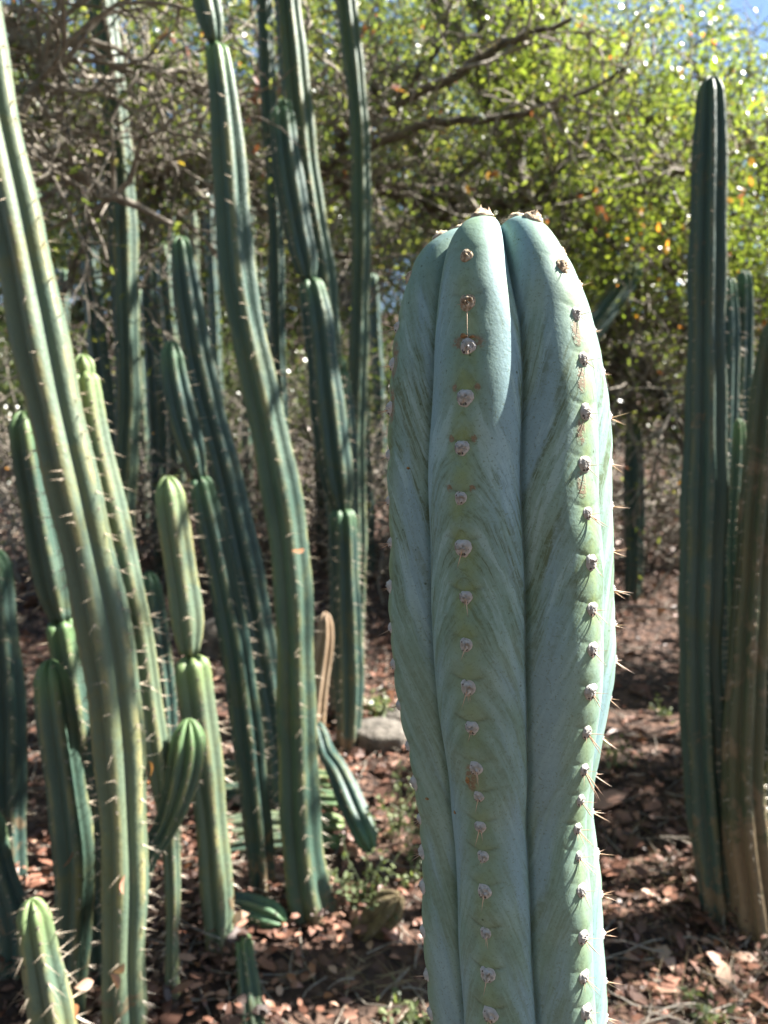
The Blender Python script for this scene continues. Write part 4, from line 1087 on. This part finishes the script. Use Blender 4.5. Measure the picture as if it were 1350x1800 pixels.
BG += [("evergreen_tree", "low dark crown filling the gap under the branches far left", -5.0, 12.2, 2.4, 2.1, 9000),
       ("evergreen_tree", "low dark crown filling the gap behind the weathered column", -2.7, 12.8, 2.2, 2.1, 9000),
       ("evergreen_tree", "low dark crown filling the gap behind the three-jointed cactus", -0.5, 12.4, 2.2, 2.1, 9000),
       ("evergreen_tree", "low dark crown filling the gap right of the blue cactus", 2.2, 12.6, 2.4, 2.1, 9000),
       ("evergreen_tree", "low dark crown at the far left end of the slope", -8.0, 11.6, 2.4, 2.3, 8000)]
for nm, lab, x, y, rx, rz, nl in BG:
    g = float(gz(x, y)); cz = g + 0.2 + rz
    limbs = []
    for k in range(5):
        a = k * 1.26 + rng.uniform(0, 0.6)
        e = np.array([x + math.cos(a) * rx * 0.75, y + math.sin(a) * rx * 0.5, cz + rng.uniform(-0.3, 0.5) * rz])
        limbs.append([[x, y, g + 1.1, 0.07], [*(0.5 * (np.array([x, y, g + 1.4]) + e) + rng.normal(0, 0.15, 3)), 0.05], [*e, 0.015]])
    tree(nm, lab, [(x, y, g - 0.1), (x + 0.05, y, g + 0.7), (x, y, g + 1.3)], limbs, twigs=110, twig_len=(0.5, 1.3), leaf_n=nl, leaf_size=0.075 * y / 10, simple=True, sub=2, twig_r=0.010,
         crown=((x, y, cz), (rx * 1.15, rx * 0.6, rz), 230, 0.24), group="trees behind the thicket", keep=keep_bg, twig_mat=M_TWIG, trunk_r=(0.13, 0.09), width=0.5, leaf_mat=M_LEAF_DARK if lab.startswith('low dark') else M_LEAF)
# shaded undergrowth at eye level behind the cacti
for k, (x, y, h, w, lab) in enumerate([(-3.1, 6.6, 1.5, 0.9, "dark low bush on the slope behind the pair of thin far cacti"), (-1.6, 7.4, 1.5, 0.95, "green low bush glowing in the gap beside the jointed dark cactus"),
                                       (-0.3, 6.8, 1.3, 0.8, "twiggy low bush behind the three-jointed cactus"), (1.3, 7.2, 1.4, 1.0, "shadowy low bush behind the dark lone cactus on sunlit litter"),
                                       (2.9, 6.6, 1.5, 0.95, "leafy low bush behind the corky column"), (-4.4, 8.0, 1.6, 1.1, "shadowy low bush at the left edge of the slope"), (0.5, 8.4, 1.6, 1.1, "low bush hidden mostly behind the blue cactus"), (-3.6, 9.6, 2.0, 1.4, "tall bush closing the gap far left on the slope"), (-1.9, 10.2, 2.0, 1.4, "tall bush far up the slope behind the blunt-tipped cactus"), (2.2, 9.6, 2.0, 1.3, "tall bush far up the slope right of the blue cactus"), (-5.4, 7.6, 1.8, 1.3, "bush at the far left end of the slope")]):
    g = float(gz(x, y)); root = thing("bush", lab, "bush", (x, y, g), "bushes on the slope")
    mb = MB()
    for _ in range(40):
        a = rng.uniform(0, 6.28)
        pts, _d = wander((x + rng.normal(0, 0.1), y + rng.normal(0, 0.1), g - 0.03), (math.cos(a) * 0.8, math.sin(a) * 0.8, 1.1), h * rng.uniform(0.7, 1.1), 7, 0.2)
        mb.tube(pts, np.linspace(0.012, 0.002, len(pts)), 4)
    link("branches", mb.mesh("branches"), M_TWIG, root, "stuff")
    n = 3600
    pos = norm(rng.normal(size=(n, 3))) * rng.random((n, 1)) ** 0.5 * np.array([w, w * 0.7, h * 0.5]) + np.array([x, y, g + h * 0.55])
    pos = pos[pos[:, 2] > gz(pos[:, 0], pos[:, 1]) + 0.03]; n = len(pos)
    L = rng.uniform(0.03, 0.06, n)
    v, tr, qd, a = leaves(pos, rng.normal(size=(n, 3)), rng.normal(0, 0.8, (n, 3)) + [0, 0, 0.7], L, L * 0.5, rng.uniform(0, 1, n))
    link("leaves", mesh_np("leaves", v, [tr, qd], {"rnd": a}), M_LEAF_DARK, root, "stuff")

# tangles of dead brushwood filling the gaps behind the cacti
for lab, qx, d, w_, h_ in (("grey tangle of dead brushwood at the left end behind the leaning cactus", 40, 4.6, 1.0, 1.5), ("grey brushwood tangle behind the weathered far column", 235, 5.0, 1.0, 1.6), ("brown brushwood tangle behind the blunt-tipped cactus", 385, 4.7, 0.9, 1.5),
                           ("brushwood tangle behind the tall bent cactus", 505, 5.3, 1.0, 1.7), ("brushwood tangle showing between the three-jointed cactus and the blue one", 640, 4.8, 0.8, 1.5), ("dark brushwood tangle between the blue cactus and the corky column", 1130, 5.2, 0.8, 1.7),
                           ("brushwood tangle behind the slim dark cacti on the right", 1290, 5.0, 0.9, 1.7), ("low brushwood heap far up the slope behind the thin cacti", 130, 6.2, 1.2, 1.8)):
    x0 = (qx - 675) / F * d; g = float(gz(x0, d)); root = thing("brushwood", lab, "brushwood", (x0, d, g), "brushwood tangles behind the cacti")
    mb = MB()
    for _ in range(60):
        st = np.array([x0 + rng.normal(0, w_ * 0.45), d + rng.normal(0, 0.3), g])
        st[2] = float(gz(st[0], st[1])) - 0.03
        pts, _d = wander(st, (rng.normal(0, 0.7), rng.normal(0, 0.5), 1.0), h_ * rng.uniform(0.6, 1.15), 8, 0.3, 0.06)
        r0 = rng.uniform(0.005, 0.012)
        mb.tube(pts, np.linspace(r0, 0.002, len(pts)), 4)
        for _s in range(6):
            i_ = rng.integers(2, 8)
            p2, _d = wander(pts[i_], rng.normal(0, 1, 3) + [0, 0, 0.2], rng.uniform(0.2, 0.6), 5, 0.3, 0.05)
            mb.tube(p2, np.linspace(r0 * 0.5, 0.001, len(p2)), 3)
    link("branches", mb.mesh("branches"), M_TWIG if rng.random() < 0.5 else M_BARK, root, "stuff")
    n = 500
    pos = np.vstack(mb.V)[rng.integers(mb.n, size=n)]; pos = pos[pos[:, 2] > g + 0.3]; n = len(pos)
    L = rng.uniform(0.025, 0.045, n)
    v, tr, qd, a = leaves(pos, rng.normal(size=(n, 3)), rng.normal(0, 0.8, (n, 3)) + [0, 0, 0.7], L, L * 0.5, rng.uniform(0, 1, n), simple=True)
    link("leaves", mesh_np("leaves", v, [tr, qd], {"rnd": a}), M_LEAF, root, "stuff")

# unseen shrubs added on both sides, outside the frame, to block side skylight
for lab, cx_, cy_, cz_, ex in (("thick dark shrub added out of view on the left to block skylight", -2.5, 1.9, 1.5, (0.7, 1.3, 1.6)), ("thick dark shrub added out of view on the right to block skylight", 2.55, 2.7, 1.4, (0.75, 1.25, 1.25))):
    g = float(gz(cx_, cy_)); root = thing("bush", lab, "bush", (cx_, cy_, g), "unseen shrubs added to block skylight")
    mb = MB()
    for _ in range(46):
        a = rng.uniform(0, 6.28)
        pts, _d = wander((cx_ + rng.normal(0, 0.15), cy_ + rng.normal(0, 0.25), g - 0.03), (math.cos(a) * 0.5, math.sin(a) * 0.7, 1.1), rng.uniform(1.2, 2.3), 7, 0.18)
        mb.tube(pts, np.linspace(0.014, 0.002, len(pts)), 4)
    link("branches", mb.mesh("branches"), M_TWIG, root, "stuff")
    n = 15000
    pos = norm(rng.normal(size=(n, 3))) * rng.random((n, 1)) ** 0.4 * np.array(ex) + np.array([cx_, cy_, cz_])
    pos = pos[(pos[:, 2] > gz(pos[:, 0], pos[:, 1]) + 0.03) & (np.abs(pos[:, 0]) > 0.56 * pos[:, 1] + 0.12) & gap(pos, False)]; n = len(pos)
    L = rng.uniform(0.04, 0.075, n)
    v, tr, qd, a = leaves(pos, rng.normal(size=(n, 3)), rng.normal(0, 0.8, (n, 3)) + [0, 0, 0.7], L, L * 0.5, rng.uniform(0, 1, n), simple=True)
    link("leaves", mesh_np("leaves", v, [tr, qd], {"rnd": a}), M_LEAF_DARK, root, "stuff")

# ------------------------------------------------------------------ leaf litter, straw, rocks, weeds
def litter():
    n = 76000
    y = 0.35 + 11.5 * rng.random(n) ** 1.75; x = (rng.random(n) * 2 - 1) * (0.55 * y + 0.9)
    f1 = np.sin(3.1 * x + 1.3 * np.sin(2.3 * y)) + np.sin(2.7 * y + 1.7 * np.sin(1.9 * x) + 1.0) + 0.7 * np.sin(7.3 * x - 5.1 * y)
    kp = rng.random(n) < np.clip(0.72 + 0.3 * f1, 0.22, 1); x, y = x[kp], y[kp]
    drift = np.array([(bx_ + math.cos(t_) * q_, by_ + math.sin(t_) * q_, max(0.0, 0.05 - 0.35 * (q_ - br_))) for bx_, by_, br_ in BASES for t_, q_ in zip(rng.uniform(0, 6.28, 90), br_ * 0.8 + np.abs(rng.normal(0, 0.07, 90)))])
    lift_ = np.concatenate([np.zeros(len(x)), drift[:, 2] * rng.random(len(drift))])
    x, y = np.concatenate([x, drift[:, 0]]), np.concatenate([y, drift[:, 1]]); n = len(x)
    d = rng.normal(0, 1, (n, 3)); d[:, 2] *= 0.22
    nr = rng.normal(0, 0.38, (n, 3)) + [0, 0, 1]
    pos = np.stack([x, y, gz(x, y) + rng.uniform(0.002, 0.022, n) + lift_], -1)
    L = np.exp(rng.normal(math.log(0.024), 0.5, n)) * (1 + 0.04 * y)
    W = L * rng.uniform(0.3, 0.62, n); tint = np.clip(rng.normal(0.40, 0.3, n), 0, 1); nearm = y < 2.7
    v, tr, qd, a = leaves(pos[nearm], d[nearm], nr[nearm], L[nearm], W[nearm], tint[nearm], 0.5)
    v2, tr2, qd2, a2 = leaves(pos[~nearm], d[~nearm], nr[~nearm], L[~nearm], W[~nearm], tint[~nearm], 0.4, True)
    o = link("leaf_litter", mesh_np("leaf_litter", np.vstack([v, v2]), [np.vstack([tr, tr2 + len(v)]), qd], {"rnd": np.concatenate([a, a2])}, False), M_DRY, kind="stuff")
    tag(o, "reddish-brown dry leaf litter covering the ground under the cacti", "leaf litter")
    mb = MB()
    for _ in range(900):
        yy = 1.3 + 3.5 * rng.random() ** 1.5; xx = (rng.random() * 2 - 1) * (0.55 * yy + 0.2)
        a = rng.uniform(0, 6.28)
        pts, _d = wander((xx, yy, float(gz(xx, yy)) + 0.012), (math.cos(a), math.sin(a), rng.uniform(-0.02, 0.25)), rng.uniform(0.06, 0.28), 5, 0.16, 0.05)
        pts[:, 2] = np.maximum(pts[:, 2], gz(pts[:, 0], pts[:, 1]) + 0.006)
        mb.tube(pts, np.linspace(0.0026, 0.0012, len(pts)), 4, a=rng.random())
    o = link("fallen_twigs", mb.mesh("fallen_twigs"), M_TWIG, kind="stuff")
    tag(o, "thin dry twigs scattered over the leaf litter", "twigs")
    B, Dd, L = [], [], []
    for cx_, cy_, k, s in ((1250, 1790, 260, 0.16), (1180, 1560, 90, 0.14), (1130, 1480, 40, 0.1), (640, 1740, 60, 0.1), (1330, 1740, 90, 0.12)):
        g = G(cx_, cy_)
        for _ in range(k):
            xx, yy = g[0] + rng.normal(0, s), g[1] + rng.normal(0, s * 0.6)
            B.append((xx, yy, float(gz(xx, yy)))); Dd.append((rng.normal(), rng.normal(), rng.uniform(0.1, 1.1))); L.append(rng.uniform(0.04, 0.13))
    v, t, a = spikes(np.array(B), np.array(Dd), np.array(L), 0.0014)
    o = link("dry_grass", mesh_np("dry_grass", v, [t], {"rnd": np.repeat(rng.random(len(B)), 4)}, False), M_STRAW, kind="stuff")
    tag(o, "pale dry grass blades poking out of the litter", "dry grass")
litter()

def rock(label, px, py, w, h, seedv):
    g = G(px, py); s = 0.5 * w * px_m(g[1])
    r_ = np.random.default_rng(seedv)
    nu, nv = 40, 26; V = []
    K = r_.normal(0, 1, (7, 3)); ph = r_.uniform(0, 6, 7)
    for a in range(nv):
        el = -math.pi / 2 + math.pi * a / (nv - 1)
        for b in range(nu):
            az = 2 * math.pi * b / nu
            d = np.array([math.cos(el) * math.cos(az), math.cos(el) * math.sin(az), math.sin(el)])
            k = 1 + 0.10 * sum(math.sin(2.2 * K[i] @ d + ph[i]) for i in range(7)) / 1.5 + 0.03 * sum(math.sin(7.5 * K[i] @ d + 3 * ph[i]) for i in range(7)) / 1.5
            q = np.sign(d) * np.abs(d) ** 0.8
            V.append(q * k * np.array([s, s * 0.8, s * h]))
    Fq = [(a * nu + b, a * nu + (b + 1) % nu, (a + 1) * nu + (b + 1) % nu, (a + 1) * nu + b) for a in range(nv - 1) for b in range(nu)]
    me = mesh_np("rock", np.array(V), [np.array(Fq)]); me.materials.append(M_ROCK)
    o = link("rock", me)
    o.location = (float(g[0]), float(g[1]) + s * 0.4, float(gz(g[0], g[1] + s * 0.4)) + s * h * 0.15)
    tag(o, label, "rock", "rocks on the slope")
rock("flat grey rock beside the lower stem of the three-jointed cactus", 662, 1318, 120, 0.5, 1)
rock("rounded grey rock behind the jointed dark cactus", 402, 1150, 120, 0.75, 2)
rock("grey rock half sunk in shade between the leaning cacti on the left", 12, 1640, 110, 0.5, 3)
rock("small grey rock lying past the flat one", 700, 1265, 50, 0.6, 4)

def weed(label, px, py, height, n_st, leaf, nl, spread=0.5):
    g = G(px, py)
    root = thing("weed", label, "weed", (g[0], g[1], float(gz(g[0], g[1]))), "small green weeds")
    mb = MB(); S = []
    for _ in range(n_st):
        pts, _d = wander((g[0] + rng.normal(0, 0.015), g[1] + rng.normal(0, 0.015), float(gz(g[0], g[1])) - 0.01), (rng.normal(0, spread), rng.normal(0, spread), 1), height * rng.uniform(0.6, 1.1), 7, 0.16)
        mb.tube(pts, np.linspace(0.0022, 0.0009, len(pts)), 4, a=0.3); S += list(pts[2:])
    link("stems", mb.mesh("stems"), M_WEED, root)
    idx = rng.integers(len(S), size=nl); pos = np.array(S)[idx] + rng.normal(0, 0.006, (nl, 3))
    L = leaf * rng.uniform(0.6, 1.3, nl)
    v, tr, qd, a = leaves(pos, rng.normal(0, 1, (nl, 3)) + [0, 0, 0.3], rng.normal(0, 0.5, (nl, 3)) + [0, 0, 1], L, L * 0.6, rng.random(nl))
    link("foliage", mesh_np("foliage", v, [tr, qd], {"rnd": a}), M_WEED, root, "stuff")
weed("bright leafy weed standing behind the flat grey rock", 664, 1262, 0.13, 14, 0.022, 150)
weed("straggly pale weed climbing beside the broken hanging arm", 690, 1470, 0.24, 12, 0.016, 190)
weed("low straggly weed between the grey swollen foot and the blue cactus", 640, 1600, 0.20, 14, 0.017, 190)
weed("small weed sprouting by the dead leaning stump", 720, 1560, 0.2, 8, 0.016, 110)
weed("small pale weed growing in the dry grass below the corky column", 1236, 1785, 0.07, 8, 0.02, 70)
weed("tiny weed on the litter right of the blue cactus", 1165, 1260, 0.09, 8, 0.016, 70)
weed("dark tiny weed just past the edge of the blue cactus", 1090, 1340, 0.12, 8, 0.019, 80)
weed("yellowish weed at the foot of the blue cactus's left edge", 722, 1800, 0.07, 9, 0.019, 90)

DRYL = [one_leaf("fallen_leaf", M_DRY, r, 1.0, 0.55, 1.0) for r in (0.55, 0.75, 0.92)] + [one_leaf("fallen_leaf", M_RED, r, 1.0, 0.55, 0.9) for r in (0.3, 0.7)]
for q_ in range(240):
    px_, py_ = (rng.uniform(0, 1350), rng.uniform(1350, 1795)) if q_ < 150 else (rng.uniform(150, 640), rng.uniform(1480, 1795))
    if 690 < px_ < 1080: continue
    g = G(px_, py_)
    o = put_leaf(DRYL[rng.integers(5)], (g[0], g[1], float(gz(g[0], g[1])) + 0.018), rng.uniform(0.018, 0.036), None, True, "fallen_leaf")
    tag(o, "curled dry leaf lying loose on top of the litter", "leaf", "loose leaves on the litter")
CAUGHT = [(128, 1497, 1.49, 3, "orange leaf caught on the short thick shaded cactus"), (216, 1572, 1.44, 1, "tan leaf stuck on the foot of the thickest leaning cactus"),
          (535, 965, 1.84, 4, "pink-orange leaf caught beside the tall bent cactus"), (165, 1725, 1.42, 2, "large pale leaf resting against the thickest leaning cactus's foot"),
          (202, 1712, 1.42, 2, "pinkish curled leaf leaning on the thickest cactus's foot"), (210, 1738, 1.42, 1, "brown leaf just under the pinkish curled leaf at the cactus foot"),
          (130, 1765, 1.22, 4, "orange leaf stuck on the spines of the small stubby cactus"), (410, 1560, 1.6, 4, "small red-orange leaf on the edge of the club-topped cactus"),
          (265, 1365, 1.5, 4, "red leaf hanging between the slim sunlit cactus and the curved arm")]
for px_, py_, d, k, lab in CAUGHT:
    o = put_leaf(DRYL[k], P(px_, py_, d), 0.036, None, False, "caught_leaf")
    tag(o, lab, "leaf", "leaves caught on cacti")
